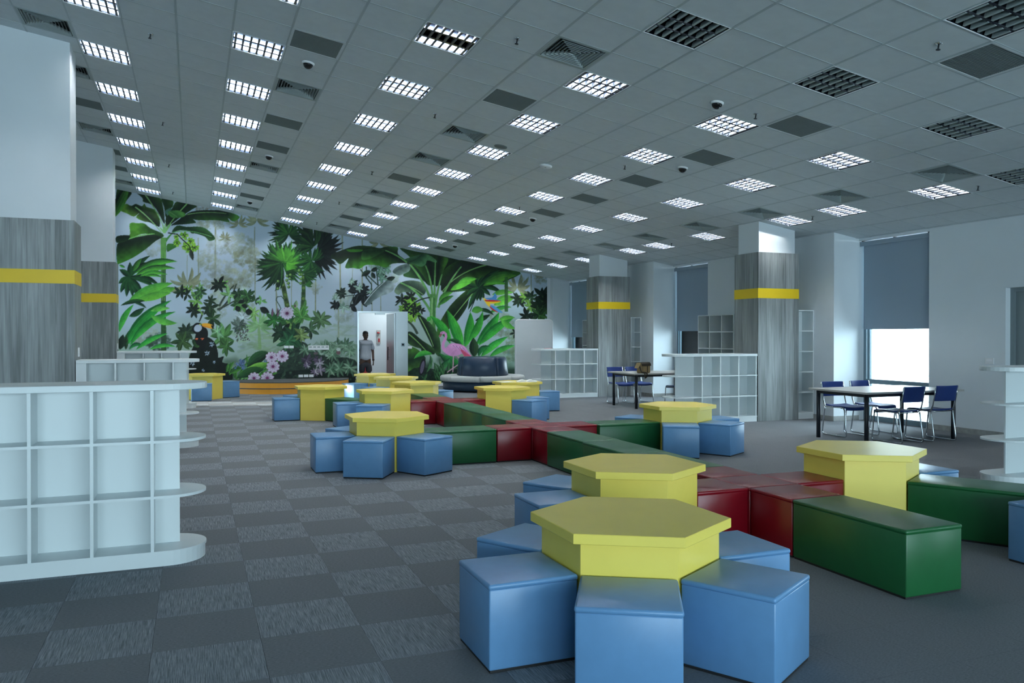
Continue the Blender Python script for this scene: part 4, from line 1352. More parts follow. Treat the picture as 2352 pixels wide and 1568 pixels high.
    def fan(c, r_, a0, a1, n, width, ca, cb, bend=0.12, jit=0.18):
        for k in range(n):
            a = R(a0 + (a1 - a0) * (k + 0.5) / n + rng.uniform(-4, 4)); L_ = r_ * (1 + rng.uniform(-jit, jit))
            tip = (c[0] + L_ * math.cos(a), c[1] - L_ * math.sin(a) + 0.10 * L_)
            s = 1 if math.cos(a) > 0 else -1
            fr = rng.random()
            blade(c, tip, width * rng.uniform(0.8, 1.15), s * bend, ca, tuple(np.array(ca) * (1 - fr) + np.array(cb) * fr), None, 8, 0.5)

    def cloud(c, rx, ry, col, n=60, alpha=0.32):
        for _ in range(n):
            a = rng.uniform(0, 2 * math.pi); q = math.sqrt(rng.random())
            x, y = c[0] + rx * q * math.cos(a), c[1] + ry * q * math.sin(a)
            s = rng.uniform(2.0, 6.5)
            P = [to((x + s * rng.uniform(0.6, 1.2) * math.cos(2 * math.pi * k / 7), y + s * rng.uniform(0.6, 1.2) * math.sin(2 * math.pi * k / 7))) for k in range(7)]
            sh = 0.88 + 0.24 * (c[1] + ry - y) / (2 * ry)
            fillc(P, np.array(col, np.float32) * sh, alpha, 0.25)

    def ell(c, rx, ry, col, rot=0.0, alpha=1.0, var=0.05, n=22):
        ca_, sa_ = math.cos(R(rot)), math.sin(R(rot))
        P = []
        for k in range(n):
            x, y = rx * math.cos(2 * math.pi * k / n), ry * math.sin(2 * math.pi * k / n)
            P.append(to((c[0] + x * ca_ - y * sa_, c[1] + x * sa_ + y * ca_)))
        fillc(P, C(*col), alpha, var)

    def flower(c, r_, pet=(200, 190, 210), cen=(110, 45, 95), line=(120, 60, 105), n=10, half=False):
        ell(c, r_ * 0.95, r_ * 0.88, line)
        for k in range(n):
            a = 2 * math.pi * k / n + 0.2
            if half and math.sin(a) < -0.25: continue
            x, y = c[0] + r_ * 0.60 * math.cos(a), c[1] - r_ * 0.55 * math.sin(a)
            ell((x, y), r_ * 0.42, r_ * 0.235, pet, -math.degrees(a), 1, 0.06, 14)
        for k in range(n):
            a = 2 * math.pi * k / n + 0.2
            stroke([c, (c[0] + r_ * 0.6 * math.cos(a), c[1] - r_ * 0.55 * math.sin(a))], r_ * 0.13, 0.3, C(*cen), 0.75, n=3)
        ell(c, r_ * 0.22, r_ * 0.2, cen)

    def rosette(c, r_, n, ca, cb, a0=0, a1=360, wf=0.36):
        for k in range(n):
            a = R(a0 + (a1 - a0) * (k + rng.uniform(0.2, 0.8)) / n); L_ = r_ * rng.uniform(0.75, 1.1)
            fr = rng.random()
            cc = np.array(ca) * (1 - fr) + np.array(cb) * fr
            blade(c, (c[0] + L_ * math.cos(a), c[1] - L_ * math.sin(a)), L_ * wf, rng.uniform(-0.12, 0.12), tuple(cc * 0.75), tuple(cc), tuple(np.minimum(cc * 1.25 + 8, 255)), 8, 0.5)

    def T(ox, oy, s): return lambda *p: [(ox + x / s, oy + y / s) for x, y in p]
    A = T(260, 430, 6.533); B = T(260, 640, 6.533); D = T(540, 480, 6.533); E_ = T(540, 660, 7.127); G = T(760, 540, 7.84); K = T(920, 560, 4.9)
    dk, md, lt, br = (15, 29, 20), (32, 72, 36), (64, 122, 44), (78, 168, 56)
    olive = (138, 146, 126); oliv2 = (122, 128, 100)

    # --- hazy far trees
    for x, y0, y1, w in ((455, 545, 665, 2.2), (430, 585, 655, 1.2), (495, 520, 660, 3.2), (585, 520, 585, 2.0), (586, 585, 690, 2.4), (634, 640, 720, 3.0), (657, 640, 720, 1.4), (670, 620, 720, 1.6), (725, 640, 720, 2.6), (786, 540, 600, 3.4), (781, 600, 700, 3.4), (777, 690, 775, 3.2), (810, 580, 690, 1.0), (832, 546, 720, 2.6), (853, 600, 720, 1.5), (874, 640, 720, 1.4), (1203, 635, 690, 1.2), (1220, 630, 700, 2.2), (1000, 660, 700, 1.2)):
        stroke([(x, y0), (x + rng.uniform(-2, 2), y1)], w, w * 1.2, C(*oliv2), 0.75, 0.2)
    for c, rx, ry, col in (((490, 512), 42, 13, olive), ((468, 470), 34, 12, (120, 110, 88)), ((350, 560), 22, 28, (150, 160, 152)), ((505, 562), 32, 22, (150, 160, 160)), ((548, 560), 34, 26, olive), ((560, 590), 26, 20, oliv2), ((480, 600), 24, 20, olive), ((510, 620), 34, 22, (148, 156, 150)), ((540, 640), 34, 24, olive), ((505, 650), 40, 16, oliv2), ((580, 585), 18, 16, olive), ((592, 610), 20, 16, oliv2), ((565, 640), 18, 20, olive), ((470, 585), 14, 12, (150, 160, 158)), ((725, 660), 14, 12, olive), ((1235, 600), 26, 22, (110, 116, 96)), ((1245, 625), 20, 26, oliv2), ((1125, 580), 18, 12, (110, 112, 92)), ((330, 770), 34, 20, olive), ((790, 700), 26, 40, (150, 165, 152)), ((560, 690), 24, 30, (150, 166, 152)), ((1150, 740), 30, 34, (132, 146, 122)), ((1180, 790), 26, 40, (112, 128, 96)), ((905, 640), 20, 16, (140, 158, 146)), ((860, 600), 16, 14, (120, 150, 132)), ((500, 700), 24, 34, (138, 150, 128))):
        cloud(c, rx, ry, col, int(rx * ry / 7))
    for c, r_ in (((548, 512), 22), ((590, 505), 30), ((517, 544), 16), ((1188, 660), 34), ((870, 556), 26), ((430, 650), 40)):
        fan(c, r_, -30, 210, 8, r_ * 0.24, (118, 128, 104), (150, 152, 122), 0.25)
    for x0, x1, y, col in ((560, 700, 800, (128, 158, 118)), (540, 660, 775, (138, 168, 128)), (690, 820, 760, (142, 164, 146)), (700, 830, 800, (104, 136, 110)), (600, 700, 830, (110, 150, 100))):
        for _ in range(26):
            x = rng.uniform(x0, x1); stroke([(x - rng.uniform(8, 26), y + rng.uniform(-16, 16)), (x + rng.uniform(8, 26), y + rng.uniform(-16, 16))], rng.uniform(4, 10), 2, C(*col) * rng.uniform(0.85, 1.12), 0.35, 0.15)
    fan((594, 745), 34, -40, 220, 13, 7, (116, 160, 108), (150, 188, 140), 0.18)
    stroke([(594, 745), (597, 800)], 5, 8, C(120, 158, 100), 0.8)

    # --- left banana tree
    stroke([(376, 545), (375, 600)], 13, 12, C(74, 132, 58), 1, 0.3); stroke([(375, 600), (376, 815)], 11, 12, C(46, 84, 44), 1, 0.35)
    for dx in (-4, -1, 3): stroke([(376 + dx, 545), (375 + dx, 690)], 1.2, 1.0, C(140, 185, 110), 0.7)
    big(A((60, 10), (275, 60), (220, 170), (130, 290), (60, 390)), A((215, 50), (65, 190)), dk, lt)
    big(A((270, 275), (340, 245), (430, 280), (470, 240), (500, 290), (620, 330), (690, 420), (700, 580), (640, 570), (540, 520), (470, 510), (345, 450), (395, 380), (310, 435), (210, 390), (110, 340), (190, 245)), A((330, 290), (540, 440), (720, 670)), dk, (84, 130, 40), (120, 165, 105), 3.0, 20)
    big(A((725, 150), (890, 190), (895, 280), (850, 330), (790, 450), (765, 300)), A((770, 180), (785, 450)), (24, 50, 22), (66, 112, 40), None, 2, 22)
    big(A((350, 75), (480, 105), (690, 150), (740, 250), (775, 500), (755, 530), (650, 330), (560, 250), (450, 215), (440, 160)), A((480, 110), (650, 330), (765, 610)), dk, (66, 116, 38), (125, 170, 110), 3.0, 22)
    big(A((970, 205), (1250, 270), (1180, 330), (1090, 390), (1000, 450), (870, 550), (800, 590), (790, 450), (880, 320)), A((1110, 240), (880, 480), (780, 650)), dk, (58, 104, 40), (120, 168, 95), 3.0, 26)
    big(A((870, 565), (1000, 470), (1090, 410), (1240, 515), (1180, 540), (950, 560)), A((1090, 430), (880, 560)), dk, (48, 96, 40), None, 2, 22)
    big(A((1095, 400), (1260, 345), (1600, 340), (1750, 370), (1900, 440), (1800, 510), (1720, 455), (1740, 520), (1560, 490), (1280, 490), (1170, 460)), A((1110, 405), (1350, 350), (1700, 390)), dk, (62, 118, 40), (110, 150, 90), 2.2, 24)
    big(A((770, 355), (860, 305), (870, 340), (820, 420), (800, 400)), A((780, 370), (860, 315)), (70, 110, 96), (130, 160, 150), None)
    big(A((820, 365), (900, 345), (1010, 350), (1090, 405), (1020, 450), (880, 450)), A((840, 360), (960, 440)), (60, 112, 56), (88, 146, 66), (120, 168, 96), 1.4, 10)
    big(A((60, 850), (240, 770), (620, 700), (740, 740), (640, 800), (480, 930), (300, 1050), (90, 1145), (60, 1130)), A((740, 735), (420, 760), (60, 860)), dk, (60, 118, 36), None, 2, 34)
    big(A((250, 540), (370, 535), (470, 540), (560, 610), (740, 690), (740, 745), (600, 700), (420, 700), (220, 775), (255, 690)), A((560, 610), (740, 740)), (28, 62, 24), (84, 146, 44), None, 2, 26)
    stroke(A((220, 775), (430, 700), (620, 695)), 3, 2, C(110, 168, 92))
    big(A((55, 730), (250, 720), (200, 800), (55, 830)), A((60, 760), (240, 725)), dk, lt, None)
    big(A((880, 670), (960, 570), (1100, 590), (1260, 585), (1380, 610), (1480, 690), (1530, 770), (1440, 800), (1380, 740), (1240, 690), (1180, 690), (1130, 650), (1000, 640)), A((890, 680), (1100, 600), (1480, 740)), (20, 50, 24), (58, 122, 50), (96, 160, 92), 2.0, 18)
    stroke(A((890, 680), (830, 740), (790, 800)), 3, 5, C(70, 130, 62))
    for s in ((700, 600), (745, 560), (785, 540), (830, 560), (870, 540)): stroke(A(s, (770, 680)), 2.6, 4.5, C(118, 172, 104))
    big(A((805, 860), (870, 840), (990, 860), (880, 930), (810, 960)), A((810, 930), (960, 870)), (48, 98, 40), (78, 140, 56), None)
    for c, r_ in (((1070, 720), 10), ((955, 825), 9), ((1160, 810), 10), ((1080, 885), 9), ((1200, 905), 12), ((950, 740), 6), ((1130, 930), 9)):
        cc = A(c)[0]
        rosette(cc, r_ * 1.15, 9, (92, 150, 40), (150, 205, 70), wf=0.5)
        rosette(cc, r_ * 0.6, 5, (24, 40, 22), (50, 80, 30), wf=0.4)
    stroke(A((820, 680), (960, 700), (1040, 780), (1140, 870), (1160, 930)), 2.6, 2.4, C(22, 30, 22))
    blade(A((1160, 920))[0], A((1200, 1095))[0], 10, 0.05, (26, 30, 28), (52, 62, 56), None)

    # --- left fan palm and bright blades
    fc = A((245, 1345))[0]
    for tip, bd in (((560, 1020), -0.18), ((650, 1140), -0.3), ((340, 1120), 0.1), ((250, 1115), 0.05), ((90, 1230), 0.15), ((80, 1440), 0.1), ((110, 1580), 0.1), ((200, 1640), 0.05), ((290, 1640), -0.06), ((360, 1640), -0.1), ((440, 1620), -0.12), ((620, 1500), -0.2), ((700, 1480), -0.25)):
        blade(fc, A(tip)[0], 13, bd, (12, 34, 26), (32, 78, 40), None)
    for b_, tip, w, bd, a_, c_ in (((320, 1290), (965, 1110), 17, -0.22, md, (82, 170, 56)), ((330, 1320), (935, 1215), 14, -0.2, md, (88, 168, 58)), ((400, 1330), (815, 1305), 11, -0.2, (48, 110, 46), (92, 176, 64)), ((90, 1160), (180, 1200), 6, 0, md, br), ((480, 1330), (740, 1350), 6, -0.2, md, br), ((300, 1260), (430, 1060), 12, -0.1, md, (74, 146, 54))):
        blade(A(b_)[0], A(tip)[0], w, bd, a_, c_, None)
    bl = [((420, 330), (950, 130), 24, -0.06, (70, 140, 50), (104, 184, 62)), ((230, 330), (900, 60), 22, -0.1, (66, 140, 56), (98, 178, 62)), ((330, 330), (870, 210), 18, -0.05, (78, 150, 56), (104, 180, 60)),
          ((90, 800), (310, 380), 14, -0.16, (40, 130, 50), (70, 160, 60)), ((160, 900), (560, 560), 10, -0.1, (20, 60, 34), (40, 96, 40)), ((170, 1040), (875, 320), 24, -0.2, (22, 92, 42), (52, 158, 58)),
          ((250, 1000), (940, 490), 18, -0.22, (24, 96, 42), (60, 160, 58)), ((560, 480), (850, 440), 12, -0.1, (84, 150, 66), (110, 188, 80)), ((560, 540), (960, 660), 16, 0.18, (64, 138, 54), (100, 180, 70)),
          ((480, 330), (110, 400), 10, 0.15, (16, 40, 28), (34, 76, 36)), ((300, 350), (500, 440), 7, -0.2, (16, 40, 28), (30, 72, 40)), ((240, 560), (470, 430), 14, 0.1, (16, 44, 30), (34, 82, 42)),
          ((190, 1060), (200, 850), 10, 0, (18, 34, 24), (40, 62, 36)), ((240, 1060), (460, 1010), 9, -0.5, (14, 64, 40), (40, 130, 60)), ((340, 1060), (820, 815), 12, -0.12, (30, 120, 48), (70, 172, 66)), ((540, 1060), (940, 1015), 9, -0.2, (36, 126, 50), (76, 176, 66)), ((100, 1060), (150, 830), 18, 0.0, (14, 26, 20), (30, 46, 32))]
    cloud(B((680, 950))[0], 30, 20, (38, 56, 44), 120)
    for b_, tip, w, bd, a_, c_ in bl: blade(B(b_)[0], B(tip)[0], w, bd, a_, c_, None)
    for k in range(3): stroke(B((200 + 40 * k, 980), (380 + 30 * k, 640), (780, 350 + 20 * k)), 1.2, 0.5, C(30, 120, 50), 0.8)

    # --- middle left branches, toucan and dark mass
    for p in (((1850, 70), (1770, 330), (1580, 470)), ((1815, 95), (1690, 210), (1590, 410)), ((1290, 640), (1330, 560), (1350, 480)), ((1870, 300), (1700, 400), (1560, 460))):
        stroke(B(*p), 2.5, 5.0, C(52, 62, 54), 1, 0.3)
    for c, r_, n, a_, b_ in (((1120, 150), 14, 6, (90, 130, 54), (116, 160, 70)), ((1300, 130), 13, 5, (100, 150, 90), (130, 175, 110)), ((1240, 330), 24, 7, (90, 138, 56), (118, 168, 84)), ((1660, 60), 16, 5, (110, 180, 80), (130, 195, 90)), ((1740, 250), 24, 5, (110, 160, 96), (130, 178, 112)), ((1900, 240), 16, 5, (90, 150, 80), (110, 170, 90)), ((1290, 470), 14, 5, (110, 150, 80), (130, 170, 90)),
                              ((1010, 190), 19, 7, dk, (34, 60, 36)), ((1110, 230), 16, 5, dk, (40, 66, 38)), ((1310, 190), 17, 7, (18, 36, 26), (52, 96, 52)), ((1580, 90), 24, 8, (10, 16, 16), (26, 44, 30)), ((1250, 250), 14, 5, (30, 52, 36), (70, 110, 66)), ((1460, 330), 18, 7, (20, 36, 24), (40, 70, 38)), ((1450, 430), 22, 7, (22, 40, 26), (44, 74, 40)), ((1200, 470), 22, 8, (12, 22, 18), (30, 48, 34)), ((1490, 590), 26, 7, (22, 44, 26), (52, 86, 44)), ((1870, 230), 10, 6, (12, 22, 18), (30, 54, 36)), ((1880, 330), 12, 5, (30, 60, 36), (52, 96, 52)), ((1110, 790), 24, 11, (20, 34, 26), (44, 66, 44)), ((1040, 930), 26, 9, (30, 54, 32), (64, 94, 50)), ((1640, 870), 34, 9, (52, 92, 44), (96, 150, 84)), ((1560, 790), 20, 6, (110, 160, 116), (140, 185, 140)), ((1700, 1000), 26, 7, (44, 82, 40), (84, 132, 70))):
        rosette(B(c)[0], r_, n, a_, b_)
    P = [to(p) for p in smooth(B((1100, 1420), (1120, 1250), (1200, 1010), (1300, 900), (1420, 870), (1530, 960), (1575, 1120), (1580, 1180), (1660, 1160), (1640, 1250), (1760, 1300), (1740, 1560), (1100, 1560)), 3)]
    fillc(P, C(12, 20, 16), 1, 0.5)
    blade(B((1220, 1020))[0], B((1290, 880))[0], 26, 0.1, (24, 50, 26), (52, 92, 40), None)
    # toucan
    ell(B((1325, 860))[0], 14, 22, (12, 14, 16), 20); ell(B((1275, 745))[0], 13.5, 14, (12, 14, 16)); ell(B((1345, 960))[0], 8, 18, (10, 13, 14), 8)
    ell(B((1272, 738))[0], 9.5, 8.2, (172, 184, 200), -30); ell(B((1312, 680))[0], 3.4, 1.6, (190, 200, 60)); ell(B((1318, 680))[0], 1.0, 1.0, (10, 10, 10))
    fillc([to(p) for p in smooth(B((1335, 668), (1420, 664), (1490, 690), (1508, 735), (1490, 748), (1440, 738), (1345, 712)), 3)], C(238, 170, 46), 1, 0.08)
    fillc([to(p) for p in smooth(B((1468, 698), (1495, 700), (1508, 740), (1490, 748)), 3)], C(20, 18, 20))
    stroke(B((1350, 706), (1460, 732)), 1.6, 1.2, C(214, 110, 40))
    for c in ((1252, 888), (1340, 888)): rosette(B(c)[0], 5, 5, (214, 84, 50), (232, 110, 70), 180, 380)
    for c, r_ in (((1475, 978), 6.5), ((1410, 1115), 7), ((1190, 1262), 7.5), ((1515, 1248), 4), ((1350, 1370), 4)):
        rosette(B(c)[0], r_, 6, (110, 130, 150), (176, 192, 205), wf=0.42); ell(B(c)[0], r_ * 0.24, r_ * 0.24, (30, 40, 44))

    # --- bottom left plants
    for _ in range(46):
        x = rng.uniform(518, 640); y = rng.uniform(840, 876); blade((x, y), (x + rng.uniform(-6, 34), y - rng.uniform(8, 34)), rng.uniform(4, 9), rng.uniform(-0.2, 0.2), (36, 80, 36), (84, 150, 58), None)
    for _ in range(26):
        x = rng.uniform(540, 610); y = rng.uniform(825, 850); rosette((x, y), rng.uniform(4, 8), 5, (52, 74, 120), (96, 116, 160), wf=0.4)
    for _ in range(30):
        x = rng.uniform(545, 590); blade((x, 872), (x + rng.uniform(-4, 26), rng.uniform(832, 858)), 2.4, rng.uniform(-0.3, 0.3), (70, 130, 60), (130, 180, 110), None)

    # --- the two fan palms in the middle
    stroke(D((670, 960), (720, 1120), (785, 1470)), 10, 11, C(62, 84, 44), 1, 0.5); stroke(D((1030, 980), (1030, 1250), (1015, 1470)), 8.5, 10, C(48, 78, 42), 1, 0.5)
    for k in range(6):
        ell(D((700 + 17 * k, 1060 + 74 * k))[0], 3.4, 3.2, (92, 122, 58) if k % 2 else (40, 60, 34)); ell(D((1030 - 2 * k, 1020 + 80 * k))[0], 3.6, 3.4, (40, 62, 36) if k % 2 else (96, 128, 60))
    fan(D((1180, 430))[0], 50, -40, 220, 20, 9, (12, 26, 18), (40, 84, 34)); fan(D((820, 300))[0], 52, 120, 240, 11, 7, (12, 30, 22), (46, 90, 36)); fan(D((800, 370))[0], 36, -30, 230, 20, 7, (16, 50, 28), (60, 120, 46))
    fan(D((1230, 600))[0], 58, -100, 80, 24, 9, (9, 14, 18), (22, 38, 32)); fan(D((1180, 560))[0], 46, 60, 200, 14, 8, (14, 34, 24), (50, 100, 44)); fan(D((1150, 770))[0], 36, 20, 330, 24, 7, (18, 52, 32), (62, 124, 50))
    fan(D((720, 790))[0], 54, -60, 250, 40, 8.5, (14, 44, 28), (74, 142, 50)); fan(D((700, 800))[0], 60, 160, 270, 16, 9, (12, 30, 24), (50, 104, 44)); fan(D((740, 780))[0], 36, 40, 130, 10, 8, (60, 120, 40), (92, 168, 60)); fan(D((780, 790))[0], 26, -90, 60, 10, 8, (60, 120, 40), (96, 170, 56))
    fan(D((1040, 950))[0], 30, -70, 40, 9, 6, (16, 46, 28), (54, 108, 46)); fan(D((760, 930))[0], 24, -60, 20, 6, 5, (14, 40, 24), (40, 80, 36)); fan(D((1050, 1130))[0], 18, -20, 60, 4, 6, (30, 70, 34), (60, 110, 50))
    for c in ((780, 1000), (830, 985), (820, 1040), (775, 1065), (800, 1110), (805, 1165), (990, 1045), (985, 1110), (960, 920), (645, 1080), (640, 1190), (1000, 980), (970, 980)):
        ell(D(c)[0], 3.6, 3.6, (58, 90, 46)); ell((D(c)[0][0] - 0.7, D(c)[0][1] - 0.8), 2.3, 2.3, (120, 158, 84))

    # --- middle plants and flowers
    for c, r_, n, a_, b_ in (((100, 260), 26, 9, (26, 50, 30), (88, 140, 74)), ((200, 130), 20, 8, (20, 44, 26), (60, 110, 54)), ((40, 90), 16, 7, (16, 30, 22), (40, 74, 42)), ((310, 420), 20, 7, (104, 150, 84), (134, 178, 104)), ((330, 200), 16, 6, (22, 46, 28), (52, 92, 48)), ((430, 220), 14, 5, (90, 150, 80), (110, 175, 95)), ((130, 500), 20, 8, (150, 166, 168), (178, 192, 198)), ((60, 620), 22, 10, (50, 66, 58), (110, 126, 118))):
        rosette(E_(c)[0], r_, n, a_, b_)
    for c, a in (((480, 350), 0), ((150, 290), 80), ((40, 330), 60), ((220, 380), 40), ((100, 220), 100)):
        cc = E_(c)[0]; blade((cc[0] - 10 * math.cos(R(a)), cc[1] + 10 * math.sin(R(a)) - 4), (cc[0] + 12 * math.cos(R(a)), cc[1] - 12 * math.sin(R(a)) + 8), 15, 0.1, (10, 16, 16), (22, 34, 28), None)
    for _ in range(60):
        x, y = E_((rng.uniform(20, 230), rng.uniform(620, 860)))[0]; stroke([(x, y), (x + rng.uniform(-4, 4), y + rng.uniform(2, 5))], 2.4, 1, C(*((60, 50, 56) if rng.random() < 0.5 else (60, 90, 52))), 0.9, n=2)
    P = [to(p) for p in smooth(E_((830, 960), (1000, 880), (1150, 900), (1240, 1000), (1320, 1060), (1500, 1130), (1960, 1180), (1990, 1560), (560, 1560), (680, 1400), (720, 1100)), 3)]
    fillc(P, C(30, 48, 38), 0.92, 0.6)
    P = [to(p) for p in E_((900, 1360), (1300, 1330), (1990, 1420), (1990, 1580), (200, 1580), (560, 1440))]
    fillc(P, C(18, 26, 24), 0.85, 0.6)
    for _ in range(70):
        x, y = E_((rng.uniform(720, 1960), rng.uniform(980, 1500)))[0]
        blade((x, y), (x + rng.uniform(-16, 16), y + rng.uniform(-14, 14)), rng.uniform(5, 11), rng.uniform(-0.2, 0.2), (22, 36, 30), (70, 104, 78) if rng.random() < 0.55 else (28, 40, 36), None, alpha=0.7)
    for c, r_ in (((1480, 985), 20), ((1560, 1010), 24), ((1700, 960), 22), ((1820, 940), 22), ((1150, 1010), 18), ((1600, 1100), 20), ((1880, 1040), 18), ((1700, 1320), 26), ((1880, 1310), 22), ((1560, 1330), 20)):
        rosette(E_(c)[0], r_, 9, (60, 92, 70), (120, 150, 126), wf=0.3)
    for c, r_, n, a_, b_ in (((640, 530), 26, 9, (22, 72, 36), (60, 132, 54)), ((890, 560), 30, 8, (18, 52, 32), (48, 104, 50)), ((1060, 400), 30, 7, (44, 92, 44), (92, 146, 72)), ((1090, 480), 26, 6, (60, 120, 54), (100, 160, 84)), ((950, 640), 22, 7, (90, 130, 60), (120, 165, 84)), ((760, 730), 30, 10, (12, 26, 20), (34, 66, 40)), ((940, 780), 32, 10, (14, 40, 28), (36, 84, 52)), ((860, 880), 26, 8, (24, 70, 46), (60, 116, 74)), ((1395, 520), 28, 9, (44, 72, 42), (104, 140, 96)), ((1230, 700), 24, 6, (28, 46, 34), (64, 96, 66)), ((1080, 780), 22, 9, (90, 112, 62), (130, 156, 96))):
        rosette(E_(c)[0], r_, n, a_, b_)
    for x in (600, 690): blade(E_((x, 480))[0], E_((x + 10, 330))[0], 5, 0.1, (70, 40, 70), (120, 90, 110), None)
    blade(E_((970, 340))[0], E_((1005, 205))[0], 10, 0.1, (90, 130, 90), (150, 185, 140), None); blade(E_((985, 330))[0], E_((980, 270))[0], 4, 0, (90, 60, 80), (120, 84, 100), None)
    stroke([E_(p)[0] for p in ((820, 220), (760, 140), (690, 150), (670, 200), (720, 280), (750, 340), (700, 410))], 1.8, 1.6, C(22, 50, 34))
    blade(E_((560, 1060))[0], E_((190, 1300))[0], 26, 0.15, (14, 34, 22), (38, 82, 44), None); blade(E_((540, 1230))[0], E_((160, 1340))[0], 20, -0.1, (60, 120, 44), (128, 190, 76), None); blade(E_((470, 1330))[0], E_((20, 1480))[0], 22, 0.1, (20, 52, 30), (44, 92, 44), None)
    flower(E_((850, 420))[0], 15.5, (186, 180, 200), (86, 36, 74), (96, 56, 90), 12)
    for c, r_, h in (((595, 1140), 14, 0), ((772, 1122), 15, 0), ((620, 1290), 15.5, 0), ((310, 1480), 14.5, 0), ((527, 1478), 15.5, 0)): flower(E_(c)[0], r_)
    for c, r_ in (((1170, 1190), 17), ((1330, 1180), 10)): rosette(E_(c)[0], r_, 8, (44, 36, 52), (84, 72, 92), wf=0.42)
    for c, r_ in (((1385, 1230), 14), ((1400, 1350), 13), ((1310, 1380), 12), ((1180, 1270), 9)): rosette(E_(c)[0], r_, 8, (92, 78, 104), (176, 174, 180), wf=0.36)
    ell(E_((1690, 1060))[0], 5, 5, (104, 80, 84)); ell(E_((1690, 1010))[0], 5, 4, (170, 184, 180)); ell(E_((1320, 1075))[0], 5, 3, (92, 80, 84))

    # --- dark branches left of the door
    for p in (((1990, 10), (1900, 240)), ((1700, 180), (1760, 130), (1990, 120)), ((1900, 240), (1870, 330))): stroke(E_(*p), 2.2, 1.4, C(34, 46, 40))
    for c, r_, n, col in (((400, 900), 15, 10, (14, 18, 20)), ((190, 1040), 15, 9, (22, 32, 28)), ((60, 1250), 14, 6, (12, 16, 16)), ((560, 1060), 20, 8, (13, 17, 18)), ((600, 960), 14, 6, (14, 18, 20)), ((660, 1180), 14, 5, (16, 20, 22))):
        rosette(G(c)[0], r_, n, col, tuple(np.array(col) * 1.9), wf=0.44)
    for c, r_ in (((380, 830), 10), ((500, 940), 12), ((230, 1290), 16), ((80, 1110), 10), ((700, 1020), 9)): rosette(G(c)[0], r_, 6, (110, 140, 124), (150, 178, 164), wf=0.4)
    for b_, t_, w in (((490, 1080), (430, 1270), 17), ((610, 1090), (640, 1290), 18), ((440, 1280), (330, 1270), 10), ((130, 1180), (110, 1340), 12), ((480, 1020), (300, 1000), 13), ((720, 1080), (650, 1250), 14), ((370, 1270), (470, 1370), 11)):
        blade(G(b_)[0], G(t_)[0], w, 0.1, (11, 14, 17), (26, 32, 34), (70, 84, 84))
    for p in (((530, 610), (730, 880)), ((640, 560), (640, 780)), ((820, 620), (850, 900)), ((730, 880), (735, 990)), ((850, 900), (660, 720))): stroke(G(*p), 2.4, 2.8, C(38, 58, 48))
    for b_, t_, w in (((720, 640), (550, 740), 12), ((720, 640), (850, 570), 10), ((830, 660), (1020, 745), 11), ((980, 800), (1160, 745), 11), ((740, 660), (800, 780), 10)): blade(G(b_)[0], G(t_)[0], w, 0.12, (13, 18, 18), (36, 56, 44), None)
    for c, r_ in (((900, 620), 16), ((1010, 610), 12), ((920, 770), 14)): rosette(G(c)[0], r_, 6, (84, 124, 104), (120, 156, 138), wf=0.5)

    # --- right banana plant
    big(G((1230, 225), (1500, 280), (1950, 360), (2352, 450), (2600, 500), (3400, 640), (3200, 800), (2700, 960), (2400, 1000), (2020, 1020), (1980, 900), (1900, 910), (1860, 890), (1760, 900), (1640, 800), (1420, 760), (1300, 715), (1440, 560), (1360, 470), (1420, 390)), G((2900, 560), (2400, 620), (2000, 640)), (11, 20, 15), (48, 96, 36), None, 2, 60)
    big(G((2010, 1010), (1985, 850), (2020, 640), (2350, 440), (2900, 540), (3330, 600), (3250, 680), (2900, 820), (2500, 960), (2300, 940)), G((3100, 480), (2350, 560), (2000, 1010)), (13, 24, 17), (62, 118, 36), (112, 158, 92), 3.2, 40)
    big(G((1890, 900), (1870, 600), (1890, 380), (2080, 400), (2110, 460), (2020, 650), (1990, 760), (1920, 900)), G((1950, 400), (1900, 880)), (14, 26, 18), (66, 116, 40), None, 2, 14)
    big(G((1690, 540), (1760, 440), (1890, 470), (1870, 650), (1830, 880), (1780, 800)), G((1760, 480), (1830, 860)), (12, 24, 18), (44, 88, 38), None, 2, 22)
    big(G((1300, 715), (1430, 540), (1520, 560), (1640, 700), (1760, 900), (1640, 800), (1420, 760)), G((1440, 530), (1760, 900)), (16, 36, 24), (46, 90, 42), None, 2, 20)
    big(G((0, 350), (300, 230), (500, 185), (720, 195), (880, 230), (980, 205), (1200, 210), (1205, 330), (1340, 440), (1420, 520), (1330, 500), (1100, 510), (1000, 580), (860, 545), (740, 530), (620, 535), (520, 600), (400, 585), (255, 580), (320, 410), (220, 490), (150, 515), (80, 450)), G((60, 350), (500, 320), (960, 270), (1360, 490)), (13, 26, 18), (74, 140, 44), None, 2, 30)
    big(G((290, 250), (560, 255), (540, 290), (420, 300), (320, 290)), G((300, 250), (540, 260)), (60, 120, 40), (78, 142, 50), None)
    big(G((555, 430), (600, 260), (950, 240), (960, 290), (850, 350), (700, 420)), G((960, 270), (600, 300)), (24, 50, 26), (74, 132, 52), None, 2, 22)
    big(G((1330, 430), (1480, 380), (1620, 340), (1750, 345), (1890, 440), (1890, 490), (1740, 450), (1700, 530), (1610, 565), (1500, 520), (1370, 490)), G((1380, 490), (1560, 430), (1640, 345)), (34, 66, 44), (86, 138, 88), (24, 44, 30), 1.2, 14)
    big(G((1110, 650), (1200, 560), (1380, 510), (1430, 570), (1400, 650), (1250, 715), (1180, 705)), G((1120, 660), (1400, 540)), (60, 78, 76), (128, 152, 146), None, 2, 16)
    big(G((600, 1235), (780, 970), (980, 820), (1100, 830), (1140, 920), (1110, 1000), (1000, 1060), (930, 1080), (770, 1170), (690, 1250)), G((600, 1230), (760, 1000), (980, 825)), (70, 88, 86), (168, 184, 188), (190, 202, 205), 2.0, 18)
